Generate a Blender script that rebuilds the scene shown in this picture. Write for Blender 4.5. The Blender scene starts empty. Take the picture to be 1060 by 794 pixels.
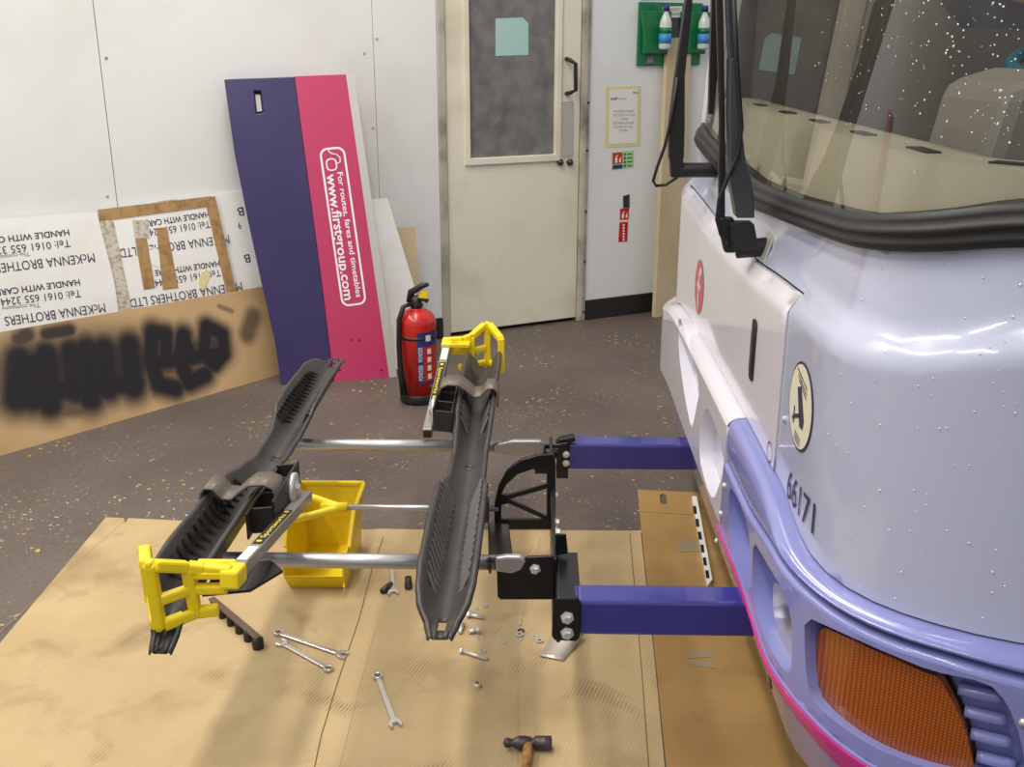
import bpy, bmesh, math, random
from mathutils import Vector, Matrix
from mathutils.geometry import delaunay_2d_cdt
random.seed(7)
scn = bpy.context.scene
COL = scn.collection

# ---------------------------------------------------------------- camera, world, lights
CAM_H, FPX, YAW = 1.5, 1060.0, math.radians(1.4)
PITCH = math.atan(352 / 1060.0)
cam = bpy.data.cameras.new('camera'); cam.sensor_width = 36; cam.lens = 36.0 * FPX / 1060.0
cam.clip_start = 0.02
cob = bpy.data.objects.new('camera', cam); COL.objects.link(cob)
cob.location = (0, 0, CAM_H); cob.rotation_euler = (math.pi / 2 - PITCH, 0, YAW)
scn.camera = cob
w = bpy.data.worlds.new('world'); scn.world = w; w.use_nodes = True
w.node_tree.nodes['Background'].inputs[0].default_value = (0.96, 0.98, 1.0, 1)
w.node_tree.nodes['Background'].inputs[1].default_value = 0.55
def area(name, loc, sx, sy, power, rz=0, col=(1, 0.94, 0.84)):
    l = bpy.data.lights.new(name, 'AREA'); l.shape = 'RECTANGLE'; l.size = sx; l.size_y = sy
    l.energy = power; l.color = col
    o = bpy.data.objects.new(name, l); COL.objects.link(o); o.location = loc; o.rotation_euler = (0, 0, rz)
for i, (x, y, p) in enumerate(((-2.8, 0.8, 46), (-0.7, 0.8, 42), (-2.8, 3.2, 54), (-0.7, 3.4, 54), (-1.6, -1.8, 30), (1.4, -1.6, 14))):
    area('ceiling_tube_light', (x, y, 4.0), 0.22, 2.0, p)
scn.view_settings.view_transform = 'Standard'; scn.view_settings.look = 'None'
scn.view_settings.gamma = 1; scn.view_settings.use_curve_mapping = False
scn.view_settings.exposure = 0.12

# ---------------------------------------------------------------- sight lines: pixel of the photo -> point at a known place
CP, SP, CY, SY = math.cos(PITCH), math.sin(PITCH), math.cos(YAW), math.sin(YAW)
def ray(px, py):
    u = (px - 530) / FPX; v = (py - 397) / FPX; f = CP - v * SP
    return Vector((u * CY - f * SY, u * SY + f * CY, -SP - v * CP))
CAMP = Vector((0, 0, CAM_H))
def at_z(px, py, z): d = ray(px, py); return CAMP + d * ((z - CAM_H) / d.z)
def at_y(px, py, y): d = ray(px, py); return CAMP + d * (y / d.y)
class Plane:
    def __init__(s, o, ex, ey):
        s.o = Vector(o); s.ex = Vector(ex).normalized(); ey = Vector(ey)
        s.ey = (ey - s.ex * ey.dot(s.ex)).normalized(); s.n = s.ex.cross(s.ey)
    def hit(s, px, py):
        d = ray(px, py); t = (s.o - CAMP).dot(s.n) / d.dot(s.n); p = CAMP + d * t - s.o
        return (p.dot(s.ex), p.dot(s.ey))
    def hits(s, pts): return [s.hit(*p) for p in pts]
    def pt(s, a, b, h=0): return s.o + s.ex * a + s.ey * b + s.n * h
    def px(s, px, py, h=0): return s.pt(*s.hit(px, py), h)
FLOOR = Plane((0, 0, 0), (1, 0, 0), (0, 1, 0))
def floor_at(z): return Plane((0, 0, z), (1, 0, 0), (0, 1, 0))
def yplane(y): return Plane((0, y, 0), (1, 0, 0), (0, 0, 1))

# ---------------------------------------------------------------- materials
def lin(r, g, b):
    f = lambda c: (c / 255 / 12.92) if c / 255 <= 0.04045 else ((c / 255 + 0.055) / 1.055) ** 2.4
    return (f(r), f(g), f(b), 1)
MATS = {}
def mat(name, rgb, rough=0.5, metal=0.0, var=None, bump=None, coat=0.0, spec=0.5):
    """var = (scale, other rgb, low, high): noise mix; bump = (scale, strength)"""
    if name in MATS: return MATS[name]
    m = bpy.data.materials.new(name); m.use_nodes = True; nt = m.node_tree; b = nt.nodes['Principled BSDF']
    b.inputs['Base Color'].default_value = lin(*rgb); b.inputs['Roughness'].default_value = rough
    b.inputs['Metallic'].default_value = metal; b.inputs['Coat Weight'].default_value = coat
    b.inputs['Coat Roughness'].default_value = 0.06; b.inputs['Specular IOR Level'].default_value = spec
    tc = nt.nodes.new('ShaderNodeTexCoord')
    if var:
        n = nt.nodes.new('ShaderNodeTexNoise'); n.inputs['Scale'].default_value = var[0]; n.inputs['Detail'].default_value = 6
        nt.links.new(tc.outputs['Object'], n.inputs['Vector'])
        r = nt.nodes.new('ShaderNodeValToRGB'); r.color_ramp.elements[0].position = var[2]; r.color_ramp.elements[1].position = var[3]
        r.color_ramp.elements[0].color = lin(*rgb); r.color_ramp.elements[1].color = lin(*var[1])
        nt.links.new(n.outputs['Fac'], r.inputs['Fac']); nt.links.new(r.outputs['Color'], b.inputs['Base Color'])
    if bump:
        n2 = nt.nodes.new('ShaderNodeTexNoise'); n2.inputs['Scale'].default_value = bump[0]; n2.inputs['Detail'].default_value = 3
        nt.links.new(tc.outputs['Object'], n2.inputs['Vector'])
        bp = nt.nodes.new('ShaderNodeBump'); bp.inputs['Strength'].default_value = bump[1]; bp.inputs['Distance'].default_value = 0.004
        nt.links.new(n2.outputs['Fac'], bp.inputs['Height']); nt.links.new(bp.outputs['Normal'], b.inputs['Normal'])
    MATS[name] = m
    return m
def nodes_of(m): return m.node_tree, m.node_tree.nodes['Principled BSDF']
def mixcol(nt, fac, a, b):
    n = nt.nodes.new('ShaderNodeMix'); n.data_type = 'RGBA'
    if hasattr(fac, 'links'): nt.links.new(fac, n.inputs[0])
    else: n.inputs[0].default_value = fac
    for v, i in ((a, 6), (b, 7)):
        if hasattr(v, 'links'): nt.links.new(v, n.inputs[i])
        else: n.inputs[i].default_value = v
    return n.outputs[2]
def ramp(nt, src, lo, hi):
    r = nt.nodes.new('ShaderNodeMapRange'); r.inputs[1].default_value = lo; r.inputs[2].default_value = hi
    nt.links.new(src, r.inputs[0]); return r.outputs[0]
def noise(nt, vec, scale, detail=4, dist=0):
    n = nt.nodes.new('ShaderNodeTexNoise'); n.inputs['Scale'].default_value = scale; n.inputs['Detail'].default_value = detail
    n.inputs['Distortion'].default_value = dist; nt.links.new(vec, n.inputs['Vector']); return n.outputs['Fac']
def mul(nt, a, b):
    n = nt.nodes.new('ShaderNodeMath'); n.operation = 'MULTIPLY'
    for v, i in ((a, 0), (b, 1)):
        if hasattr(v, 'links'): nt.links.new(v, n.inputs[i])
        else: n.inputs[i].default_value = v
    return n.outputs[0]

def floor_material():
    m = mat('worn_floor', (98, 86, 80), 0.62); nt, b = nodes_of(m)
    tc = nt.nodes.new('ShaderNodeTexCoord').outputs['Object']
    col = mixcol(nt, ramp(nt, noise(nt, tc, 1.3, 8), .35, .7), lin(88, 77, 72), lin(112, 99, 90))
    col = mixcol(nt, mul(nt, ramp(nt, noise(nt, tc, 70, 4), .45, .75), .5), col, lin(66, 58, 54))
    for sc, c, th, loc, seed in ((26, (206, 176, 70), .20, .50, 0), (34, (214, 204, 180), .17, .52, 9), (17, (170, 66, 52), .10, .55, 4), (60, (190, 178, 150), .16, .46, 2)):
        mp = nt.nodes.new('ShaderNodeMapping'); mp.inputs['Location'].default_value = (seed, seed * 2, 0); nt.links.new(tc, mp.inputs[0])
        dist = nt.nodes.new('ShaderNodeTexNoise'); dist.inputs['Scale'].default_value = 40; nt.links.new(mp.outputs[0], dist.inputs['Vector'])
        ad = nt.nodes.new('ShaderNodeVectorMath'); ad.operation = 'MULTIPLY_ADD'; nt.links.new(dist.outputs['Color'], ad.inputs[0])
        ad.inputs[1].default_value = (.03, .03, 0); nt.links.new(mp.outputs[0], ad.inputs[2])
        v = nt.nodes.new('ShaderNodeTexVoronoi'); v.inputs['Scale'].default_value = sc; nt.links.new(ad.outputs[0], v.inputs['Vector'])
        spot = ramp(nt, v.outputs['Distance'], th, th - .07)
        area_ = ramp(nt, noise(nt, mp.outputs[0], 2.2, 5), loc, loc + .12)
        col = mixcol(nt, mul(nt, spot, area_), col, lin(*c))
    nt.links.new(col, b.inputs['Base Color'])
    bp = nt.nodes.new('ShaderNodeBump'); bp.inputs['Strength'].default_value = .25; bp.inputs['Distance'].default_value = .004
    nt.links.new(noise(nt, tc, 120, 3), bp.inputs['Height']); nt.links.new(bp.outputs[0], b.inputs['Normal'])
    return m
def card_material(name, c1, c2, dirt, ang, dirt_hi=.72):
    m = mat(name, c1, 0.8, spec=.25); nt, b = nodes_of(m)
    tc = nt.nodes.new('ShaderNodeTexCoord').outputs['Object']
    mp = nt.nodes.new('ShaderNodeMapping'); mp.inputs['Rotation'].default_value = (0, 0, ang); nt.links.new(tc, mp.inputs[0])
    wv = nt.nodes.new('ShaderNodeTexWave'); wv.inputs['Scale'].default_value = 34; wv.inputs['Distortion'].default_value = 1.2
    wv.inputs['Detail'].default_value = 2; nt.links.new(mp.outputs[0], wv.inputs['Vector'])
    col = mixcol(nt, ramp(nt, noise(nt, tc, 2.3, 6), .3, .7), lin(*c1), lin(*c2))
    d = mul(nt, ramp(nt, noise(nt, tc, 5.5, 8, .6), .55, dirt_hi), ramp(nt, wv.outputs['Fac'], 0.0, 1.0))
    col = mixcol(nt, mul(nt, d, .75), col, lin(*dirt))
    d2 = mul(nt, ramp(nt, noise(nt, tc, 3.1, 8), .56, .75), .45)
    col = mixcol(nt, d2, col, lin(*dirt)); nt.links.new(col, b.inputs['Base Color'])
    bp = nt.nodes.new('ShaderNodeBump'); bp.inputs['Strength'].default_value = .18; bp.inputs['Distance'].default_value = .003
    nt.links.new(wv.outputs['Fac'], bp.inputs['Height']); nt.links.new(bp.outputs[0], b.inputs['Normal'])
    return m
def glass_material(name, tint, refl=0.06, rough=0.0):
    m = bpy.data.materials.new(name); m.use_nodes = True; nt = m.node_tree; nt.nodes.clear()
    out = nt.nodes.new('ShaderNodeOutputMaterial'); mx = nt.nodes.new('ShaderNodeMixShader'); tr = nt.nodes.new('ShaderNodeBsdfTransparent')
    gl = nt.nodes.new('ShaderNodeBsdfGlossy'); gl.inputs['Roughness'].default_value = rough; tr.inputs[0].default_value = (*tint, 1)
    fr = nt.nodes.new('ShaderNodeFresnel'); fr.inputs[0].default_value = 1.5
    nt.links.new(fr.outputs[0], mx.inputs[0]); nt.links.new(tr.outputs[0], mx.inputs[1]); nt.links.new(gl.outputs[0], mx.inputs[2])
    nt.links.new(mx.outputs[0], out.inputs[0]); return m

M_FLOOR = floor_material()
M_WALL = mat('white_wall_paint', (236, 237, 236), .55, var=(1.6, (222, 221, 217), .5, .8))
M_GAP = mat('dark_gap', (40, 38, 36), .8)
M_DOOR = mat('cream_door_paint', (236, 230, 212), .45, var=(2.4, (204, 192, 164), .5, .82))
M_FRAME = mat('grey_frame_paint', (190, 184, 170), .5, var=(5, (120, 110, 96), .5, .75))
M_BASE = mat('black_baseboard', (38, 33, 32), .5)
M_CARD = card_material('floor_cardboard', (197, 173, 132), (180, 155, 114), (108, 86, 58), math.radians(20))
M_CARD2 = card_material('brown_cardboard', (172, 138, 88), (154, 120, 72), (92, 70, 44), math.radians(90), .8)
M_WHITEB = mat('white_board', (238, 238, 236), .5, var=(3, (224, 222, 216), .5, .8))
M_BEIGE = mat('beige_board', (206, 188, 152), .7, var=(4, (190, 170, 132), .45, .75))
M_INK = mat('purple_black_ink', (58, 44, 74), .6)
M_GREYINK = mat('grey_ink', (130, 126, 130), .6)
M_TAPE = mat('brown_tape', (176, 140, 92), .35, var=(30, (140, 106, 68), .45, .7))
M_CLEAR = mat('shiny_clear_tape', (206, 200, 188), .2, var=(60, (168, 150, 124), .45, .65))
M_NAVY = mat('navy_panel_paint', (50, 40, 90), .28, var=(2.5, (58, 47, 100), .45, .7))
M_PINK = mat('pink_panel_paint', (190, 54, 100), .35)
M_SILVER = mat('silver_edge', (196, 194, 190), .4, .3)
M_WTEXT = mat('white_lettering', (246, 238, 240), .5)
M_RED = mat('red_enamel', (200, 36, 30), .25, coat=.4)
M_BLACK = mat('black_plastic', (34, 32, 33), .42)
M_RUB = mat('black_rubber', (24, 22, 22), .5)
M_YEL = mat('yellow_plastic', (240, 212, 22), .38)
M_BIN = mat('yellow_bin_plastic', (226, 196, 18), .42, var=(9, (196, 160, 20), .5, .75))
M_TRAY = mat('charcoal_tray_plastic', (60, 57, 56), .42, var=(14, (72, 67, 64), .4, .7))
M_STEELB = mat('black_powder_coat', (20, 19, 20), .28)
M_TUBE = mat('silver_tube', (178, 176, 178), .36, .75)
M_CHROME = mat('chrome_steel', (206, 202, 196), .25, .8)
M_ZINC = mat('zinc_steel', (214, 212, 206), .32, .55)
M_BLUE = mat('blue_beam_paint', (54, 52, 134), .22, coat=.6)
M_BODY = mat('pale_lilac_body_paint', (184, 188, 212), .24, coat=.8)
M_FLAP = mat('white_lilac_flap_paint', (226, 222, 232), .24, coat=.8)
M_LILAC = mat('lilac_bumper_paint', (132, 136, 196), .25, coat=.7)
M_SKIRT = mat('lilac_skirt_paint', (150, 142, 178), .25, coat=.6)
M_STRIPE = mat('magenta_stripe', (208, 40, 140), .3, coat=.5)
M_INTER = mat('grey_cab_trim', (160, 152, 142), .6)
M_DASH = mat('cream_dashboard', (232, 222, 194), .5)
M_DARKIN = mat('dark_cab_interior', (96, 90, 84), .7)
M_GLASS = glass_material('windscreen_glass', (.93, .94, .92))
M_FROST = mat('obscured_glass', (132, 130, 126), .3, var=(14, (104, 102, 104), .35, .7), bump=(160, .6))
M_PAPERB = mat('pale_blue_paper', (176, 212, 208), .6)
M_PAPER = mat('white_paper', (236, 234, 228), .6)
M_YTAPE = mat('pale_yellow_tape', (226, 214, 160), .5)
M_GREEN = mat('green_plastic', (16, 116, 66), .35)
M_LGREEN = mat('pale_green_print', (172, 214, 150), .5)
M_NAVYP = mat('navy_print', (40, 48, 120), .5)
M_CYAN = mat('blue_print', (64, 140, 206), .5)
M_BOTTLE = mat('clear_bottle_plastic', (206, 214, 208), .15)
M_CREAMP = mat('cream_sticker', (222, 216, 190), .45)
M_WOOD = mat('hammer_wood', (176, 132, 70), .55, var=(40, (120, 84, 40), .45, .65))
M_IRON = mat('dark_iron', (84, 74, 78), .35, .7)
M_DROP = mat('water_drop', (226, 228, 230), .05, spec=.9)
def amber():
    m = mat('amber_lens', (190, 84, 6), .12, coat=.5); nt, b = nodes_of(m)
    tc = nt.nodes.new('ShaderNodeTexCoord').outputs['Object']
    hs = []
    for d in ('X', 'Z'):
        wv = nt.nodes.new('ShaderNodeTexWave'); wv.bands_direction = d; wv.inputs['Scale'].default_value = 60
        nt.links.new(tc, wv.inputs['Vector']); hs.append(wv.outputs['Fac'])
    h = mul(nt, hs[0], hs[1])
    nt.links.new(mixcol(nt, h, lin(134, 60, 4), lin(196, 102, 10)), b.inputs['Base Color'])
    bp = nt.nodes.new('ShaderNodeBump'); bp.inputs['Strength'].default_value = .25; bp.inputs['Distance'].default_value = .002
    nt.links.new(h, bp.inputs['Height']); nt.links.new(bp.outputs[0], b.inputs['Normal'])
    b.inputs['Subsurface Weight'].default_value = 0.0
    return m
M_AMBER = amber()

# ---------------------------------------------------------------- object helpers
def tag(o, label=None, cat=None, group=None, kind=None):
    if label: o['label'] = label
    if cat: o['category'] = cat
    if group: o['group'] = group
    if kind: o['kind'] = kind
    return o
def root(name, loc, label=None, cat=None, group=None, kind=None):
    o = bpy.data.objects.new(name, None); COL.objects.link(o); o.location = loc; o.empty_display_size = .05
    return tag(o, label, cat, group, kind)
def abs_loc(o):
    p = Vector(o.location)
    return p if o.parent is None else p + 0 * p
def link(name, me, m, parent=None, smooth=False):
    o = bpy.data.objects.new(name, me); COL.objects.link(o)
    if m: me.materials.append(m)
    if smooth:
        for p in me.polygons: p.use_smooth = True
    if parent is not None:
        o.parent = parent; off = Vector((0, 0, 0)); q = parent
        while q is not None:
            if q.type == 'EMPTY': off += q.location
            q = q.parent
        o.matrix_parent_inverse = Matrix.Translation(-off) if parent.type == 'EMPTY' else Matrix.Identity(4)
    return o
def build(name, vs, fs, m, parent=None, smooth=False, bevel=0, solid=0):
    me = bpy.data.meshes.new(name); me.from_pydata([tuple(v) for v in vs], [], fs)
    bm = bmesh.new(); bm.from_mesh(me); bmesh.ops.recalc_face_normals(bm, faces=bm.faces)
    bm.to_mesh(me); bm.free()
    o = link(name, me, m, parent, smooth)
    if solid: md = o.modifiers.new('thickness', 'SOLIDIFY'); md.thickness = solid; md.offset = 0
    if bevel: md = o.modifiers.new('edge', 'BEVEL'); md.width = bevel; md.segments = 2; md.limit_method = 'ANGLE'
    return o
class G:
    """collects geometry for one mesh"""
    def __init__(s): s.v = []; s.f = []
    def add(s, vs, fs):
        k = len(s.v); s.v += [Vector(v) for v in vs]; s.f += [tuple(i + k for i in f) for f in fs]; return s
    def bar(s, p0, p1, wd, ht, up=(0, 0, 1)):
        p0, p1 = Vector(p0), Vector(p1); d = (p1 - p0).normalized(); up = Vector(up)
        sd = d.cross(up)
        if sd.length < 1e-4: sd = d.cross(Vector((1, 0, 0)))
        sd.normalize(); u = sd.cross(d)
        q = [sd * a * wd / 2 + u * b * ht / 2 for a, b in ((-1, -1), (1, -1), (1, 1), (-1, 1))]
        return s.add([p0 + x for x in q] + [p1 + x for x in q], [(0, 1, 2, 3), (7, 6, 5, 4), (0, 4, 5, 1), (1, 5, 6, 2), (2, 6, 7, 3), (3, 7, 4, 0)])
    def box(s, lo, hi):
        (a, b, c), (d, e, f) = lo, hi
        return s.bar(((a + d) / 2, b, (c + f) / 2), ((a + d) / 2, e, (c + f) / 2), abs(d - a), abs(f - c))
    def tube(s, pts, r, n=12, caps=True):
        pts = [Vector(p) for p in pts]; rs = r if isinstance(r, (list, tuple)) else [r] * len(pts)
        ref = None; vs = []; fs = []
        for i, p in enumerate(pts):
            d = (pts[min(i + 1, len(pts) - 1)] - pts[max(i - 1, 0)]).normalized()
            if ref is None: ref = d.orthogonal().normalized()
            ref = (ref - d * ref.dot(d)).normalized(); b = d.cross(ref)
            vs += [p + (ref * math.cos(2 * math.pi * k / n) + b * math.sin(2 * math.pi * k / n)) * rs[i] for k in range(n)]
        for i in range(len(pts) - 1):
            for k in range(n): fs.append((i * n + k, i * n + (k + 1) % n, (i + 1) * n + (k + 1) % n, (i + 1) * n + k))
        if caps: fs += [tuple(range(n - 1, -1, -1)), tuple(range((len(pts) - 1) * n, len(pts) * n))]
        return s.add(vs, fs)
    def lathe(s, base, prof, n=20, axis=(0, 0, 1)):
        ax = Vector(axis).normalized(); e = ax.orthogonal().normalized(); b = ax.cross(e); base = Vector(base); vs = []; fs = []
        for r, h in prof:
            vs += [base + ax * h + (e * math.cos(2 * math.pi * k / n) + b * math.sin(2 * math.pi * k / n)) * max(r, 1e-4) for k in range(n)]
        for i in range(len(prof) - 1):
            for k in range(n): fs.append((i * n + k, i * n + (k + 1) % n, (i + 1) * n + (k + 1) % n, (i + 1) * n + k))
        fs += [tuple(range(n - 1, -1, -1)), tuple(range((len(prof) - 1) * n, len(prof) * n))]
        return s.add(vs, fs)
    def done(s, name, m, parent=None, smooth=False, bevel=0): return build(name, s.v, s.f, m, parent, smooth, bevel)
def inside(p, poly):
    x, y = p; c = False; j = len(poly) - 1
    for i in range(len(poly)):
        xi, yi = poly[i]; xj, yj = poly[j]
        if (yi > y) != (yj > y) and x < (xj - xi) * (y - yi) / (yj - yi) + xi: c = not c
        j = i
    return c
def fill(outer, holes=(), step=None):
    """triangles of a polygon with holes; step adds inner points"""
    V = []; E = []
    for lp in [outer] + list(holes):
        k = len(V); V += [Vector(p) for p in lp]; E += [(k + i, k + (i + 1) % len(lp)) for i in range(len(lp))]
    if step:
        xs = [p[0] for p in outer]; ys = [p[1] for p in outer]; sx, sy = step if isinstance(step, tuple) else (step, step)
        nx = int((max(xs) - min(xs)) / sx) + 1; ny = int((max(ys) - min(ys)) / sy) + 1
        for i in range(nx + 1):
            for j in range(ny + 1):
                p = (min(xs) + (i + .03) * sx, min(ys) + (j + .03) * sy)
                if inside(p, outer) and not any(inside(p, h) for h in holes): V.append(Vector(p))
    r = delaunay_2d_cdt(V, E, [], 0, 1e-6)
    vs = [tuple(v) for v in r[0]]; out = []
    for f in r[2]:
        c = (sum(vs[i][0] for i in f) / len(f), sum(vs[i][1] for i in f) / len(f))
        if inside(c, outer) and not any(inside(c, h) for h in holes): out.append(tuple(f))
    return vs, out
def prism(name, pl, poly, h0, h1, m, parent=None, holes=(), bevel=0):
    vs, fs = fill(poly, holes) if holes else (list(poly), [tuple(range(len(poly)))])
    g = G(); n = len(vs)
    g.add([pl.pt(a, b, h1) for a, b in vs] + [pl.pt(a, b, h0) for a, b in vs], fs + [tuple(i + n for i in reversed(f)) for f in fs])
    for lp in [poly] + list(holes):
        k = len(lp)
        g.add([pl.pt(a, b, h1) for a, b in lp] + [pl.pt(a, b, h0) for a, b in lp], [(i, (i + 1) % k, (i + 1) % k + k, i + k) for i in range(k)])
    me_o = g.done(name, m, parent)
    bm = bmesh.new(); bm.from_mesh(me_o.data); bmesh.ops.remove_doubles(bm, verts=bm.verts, dist=1e-5)
    bmesh.ops.recalc_face_normals(bm, faces=bm.faces); bm.to_mesh(me_o.data); bm.free()
    if bevel: md = me_o.modifiers.new('edge', 'BEVEL'); md.width = bevel; md.segments = 2; md.limit_method = 'ANGLE'
    return me_o
def pxprism(name, pl, pxs, h0, h1, m, parent=None, holes=(), bevel=0):
    return prism(name, pl, pl.hits(pxs), h0, h1, m, parent, [pl.hits(h) for h in holes], bevel)
def text2d(body, bold=0.0):
    cu = bpy.data.curves.new('lettering', 'FONT'); cu.body = body; cu.size = 1; cu.offset = bold; cu.resolution_u = 3
    o = bpy.data.objects.new('lettering', cu); COL.objects.link(o); bpy.context.view_layer.update()
    me = bpy.data.meshes.new_from_object(o.evaluated_get(bpy.context.evaluated_depsgraph_get()))
    vs = [(v.co.x, v.co.y) for v in me.vertices]; fs = [tuple(p.vertices) for p in me.polygons]
    bpy.data.objects.remove(o); bpy.data.curves.remove(cu); bpy.data.meshes.remove(me)
    return vs, fs
def lettering(name, body, mapper, a, b, height, m, parent, bold=0.0, flip=1):
    """body along the base line a-b in a surface's own coordinates, mapper(u,v) -> point"""
    vs, fs = text2d(body, bold); x0 = min(v[0] for v in vs); x1 = max(v[0] for v in vs)
    a, b = Vector(a), Vector(b); d = b - a; up = Vector((-d.y, d.x)).normalized() * flip; k = height / .70
    pts = [a + d * ((x - x0) / (x1 - x0)) + up * (y * k) for x, y in vs]
    return build(name, [mapper(p.x, p.y) for p in pts], fs, m, parent)
def pxtext(name, body, pl, pa, pb, height, m, parent, h=.002, bold=0.0):
    return lettering(name, body, lambda a, b: pl.pt(a, b, h), pl.hit(*pa), pl.hit(*pb), height, m, parent, bold)

# ---------------------------------------------------------------- floor, wall, door
build('floor', [(-9, -6, 0), (9, -6, 0), (9, 12, 0), (-9, 12, 0)], [(0, 1, 2, 3)], M_FLOOR)['kind'] = 'structure'
wa = math.radians(26) + YAW
WO = at_z(466, 349, 0)
WALL = Plane(WO, (math.cos(wa), math.sin(wa), 0), (0, 0, 1))       # a along the wall, b height, normal to the room
def wx(px, py): return WALL.hit(px, py)[0]
wb = prism('wall_back', WALL, [(-7, 0), (7, 0), (7, 4.5), (-7, 4.5)], -.12, -.05, M_GAP); wb['kind'] = 'structure'
wd0, wd1 = wx(461, 60), wx(602, 60)
cuts = [-7, wx(108, 100), wx(387, 60), wd0 - .045]
for a, b in zip(cuts[:-1], cuts[1:]): prism('wall_panel', WALL, [(a + .0015, 0), (b - .0015, 0), (b - .0015, 4.5), (a + .0015, 4.5)], -.05, 0, M_WALL, wb)
prism('wall_panel', WALL, [(wd1 + .05, 0), (7, 0), (7, 4.5), (wd1 + .05, 4.5)], -.05, 0, M_WALL, wb)
prism('wall_panel', WALL, [(wd0 - .042, 2.06), (wd1 + .047, 2.06), (wd1 + .047, 4.5), (wd0 - .042, 4.5)], -.05, 0, M_WALL, wb)
for px, py in ((111, 203), (110, 60), (386, 132), (390, 40), (377, 55)):
    G().lathe(WALL.px(px, py, -.001), [(.008, 0), (.006, .004), (.0, .005)], 10, WALL.n).done('screw_head', M_FRAME, wb)
bb = prism('baseboard_right', WALL, [(wd1 + .055, 0), (5, 0), (5, .115), (wd1 + .055, .115)], 0, .014, M_BASE, bevel=.003); bb['kind'] = 'structure'
bb = prism('baseboard_left', WALL, [(-6.5, 0), (wd0 - .05, 0), (wd0 - .05, .115), (-6.5, .115)], 0, .014, M_BASE, bevel=.003); bb['kind'] = 'structure'
tr = root('trim_1', WALL.pt(wd0, 0), kind='structure')
for a, b in ((wd0 - .045, wd0 - .004), (wd1 + .004, wd1 + .05)):
    prism('door_jamb', WALL, [(a, 0), (b, 0), (b, 2.06), (a, 2.06)], -.05, .012, M_FRAME, tr, bevel=.004)
prism('door_header', WALL, [(wd0 - .045, 2.01), (wd1 + .05, 2.01), (wd1 + .05, 2.06), (wd0 - .045, 2.06)], -.05, .014, M_FRAME, tr, bevel=.004)
prism('door_stop', WALL, [(wd1 + .012, .03), (wd1 + .028, .03), (wd1 + .028, 2.0), (wd1 + .012, 2.0)], .012, .022, M_FRAME, tr)
for zz in (.05, .34, .62, .95, 1.2): G().lathe(WALL.pt(wd1 + .04, zz, .012), [(.008, 0), (.006, .004), (0, .006)], 8, WALL.n).done('screw_head', M_IRON, tr)
dr = root('door_1', WALL.pt((wd0 + wd1) / 2, 0), kind='structure')
gl = WALL.hits([(488, 162), (577, 160), (572, -60), (484, -60)])
g0, g1, gz = WALL.hit(487, 163)[0], WALL.hit(575, 160)[0], WALL.hit(530, 162)[1]
prism('door_leaf', WALL, [(wd0, .02), (wd1, .02), (wd1, 2.0), (wd0, 2.0)], -.045, -.008, M_DOOR, dr, holes=[[(g0, gz), (g1, gz), (g1, 1.88), (g0, 1.88)]], bevel=.003)
pane = prism('glass_pane', WALL, [(g0, gz), (g1, gz), (g1, 1.88), (g0, 1.88)], -.032, -.024, M_FROST, dr)
prism('glazing_bead', WALL, [(g0 - .03, gz - .035), (g1 + .03, gz - .035), (g1 + .03, 1.91), (g0 - .03, 1.91)], -.008, .006, M_DOOR, dr, holes=[[(g0, gz), (g1, gz), (g1, 1.88), (g0, 1.88)]], bevel=.003)
pxprism('paper_note', WALL, [(515, 19), (543, 18), (549, 24), (549, 57), (515, 58)], -.024, -.022, M_PAPERB, dr)['label'] = 'pale blue paper square on the glass'
hp = [WALL.px(587, 97, -.008), WALL.px(587, 96, .03), WALL.px(592, 93, .04), WALL.px(592, 66, .04), WALL.px(587, 62, .03), WALL.px(587, 61, -.008)]
G().tube(hp, .011, 10).done('pull_handle', M_BLACK, dr, True)
pxprism('push_plate', WALL, [(583, 105), (594, 105), (594, 162), (583, 163)], -.008, -.004, M_SILVER, dr)
for px, py in ((580, 168), (590, 168)):
    G().lathe(WALL.px(px, py, -.008), [(.017, 0), (.019, .012), (.012, .022), (0, .026)], 14, WALL.n).done('door_knob', M_IRON, dr, True)

# things on the wall
sg = root('wall_notice', WALL.px(646, 153), 'white paper notice about extinguisher access, framed in pale yellow tape', 'notice')
pxprism('tape_border', WALL, [(627, 90), (664, 89), (663, 151), (626, 153)], 0, .0015, M_YTAPE, sg)
pxprism('paper_sheet', WALL, [(631, 93), (660, 92), (659, 148), (630, 149)], .0015, .0025, M_PAPER, sg)
for i, (t, a, b) in enumerate((('PLEASE KEEP', 635.5, 656), ('ACCESS TO THE', 634, 657), ('FIRE', 642, 650), ('EXTINGUISHER', 634.5, 656), ('CLEAR AT ALL', 635, 655), ('TIMES', 640.5, 650))):
    pxtext('printed_text', t, WALL, (a, 116.5 + i * 4), (b, 116.2 + i * 4), .012, M_GREYINK, sg, .003)
pxtext('printed_text', 'staff', WALL, (631.5, 103.5), (639, 103.2), .014, M_INK, sg, .003, .02)
pxtext('printed_text', 'notice', WALL, (640, 103.2), (648, 103), .012, M_GREYINK, sg, .003)
pxtext('printed_text', 'First', WALL, (655, 97), (660.5, 96.8), .012, M_INK, sg, .003, .02)
def blank(name, label, corners, m, cat='sign'):
    r_ = root(name, WALL.px(*corners[0]), label, cat); pxprism('sign_plate', WALL, corners, 0, .002, m, r_); return r_
def ext_icon(pl, px, py, s, parent, h):
    c = pl.hit(px, py); k = s
    prism('extinguisher_icon', pl, [(c[0] + x * k, c[1] + y * k) for x, y in ((-.3, 0), (.3, 0), (.3, .9), (.12, 1.1), (.12, 1.3), (.45, 1.4), (.4, 1.6), (-.1, 1.45), (-.12, 1.1), (-.3, .9))], h, h + .001, M_PAPER, parent)
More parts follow.
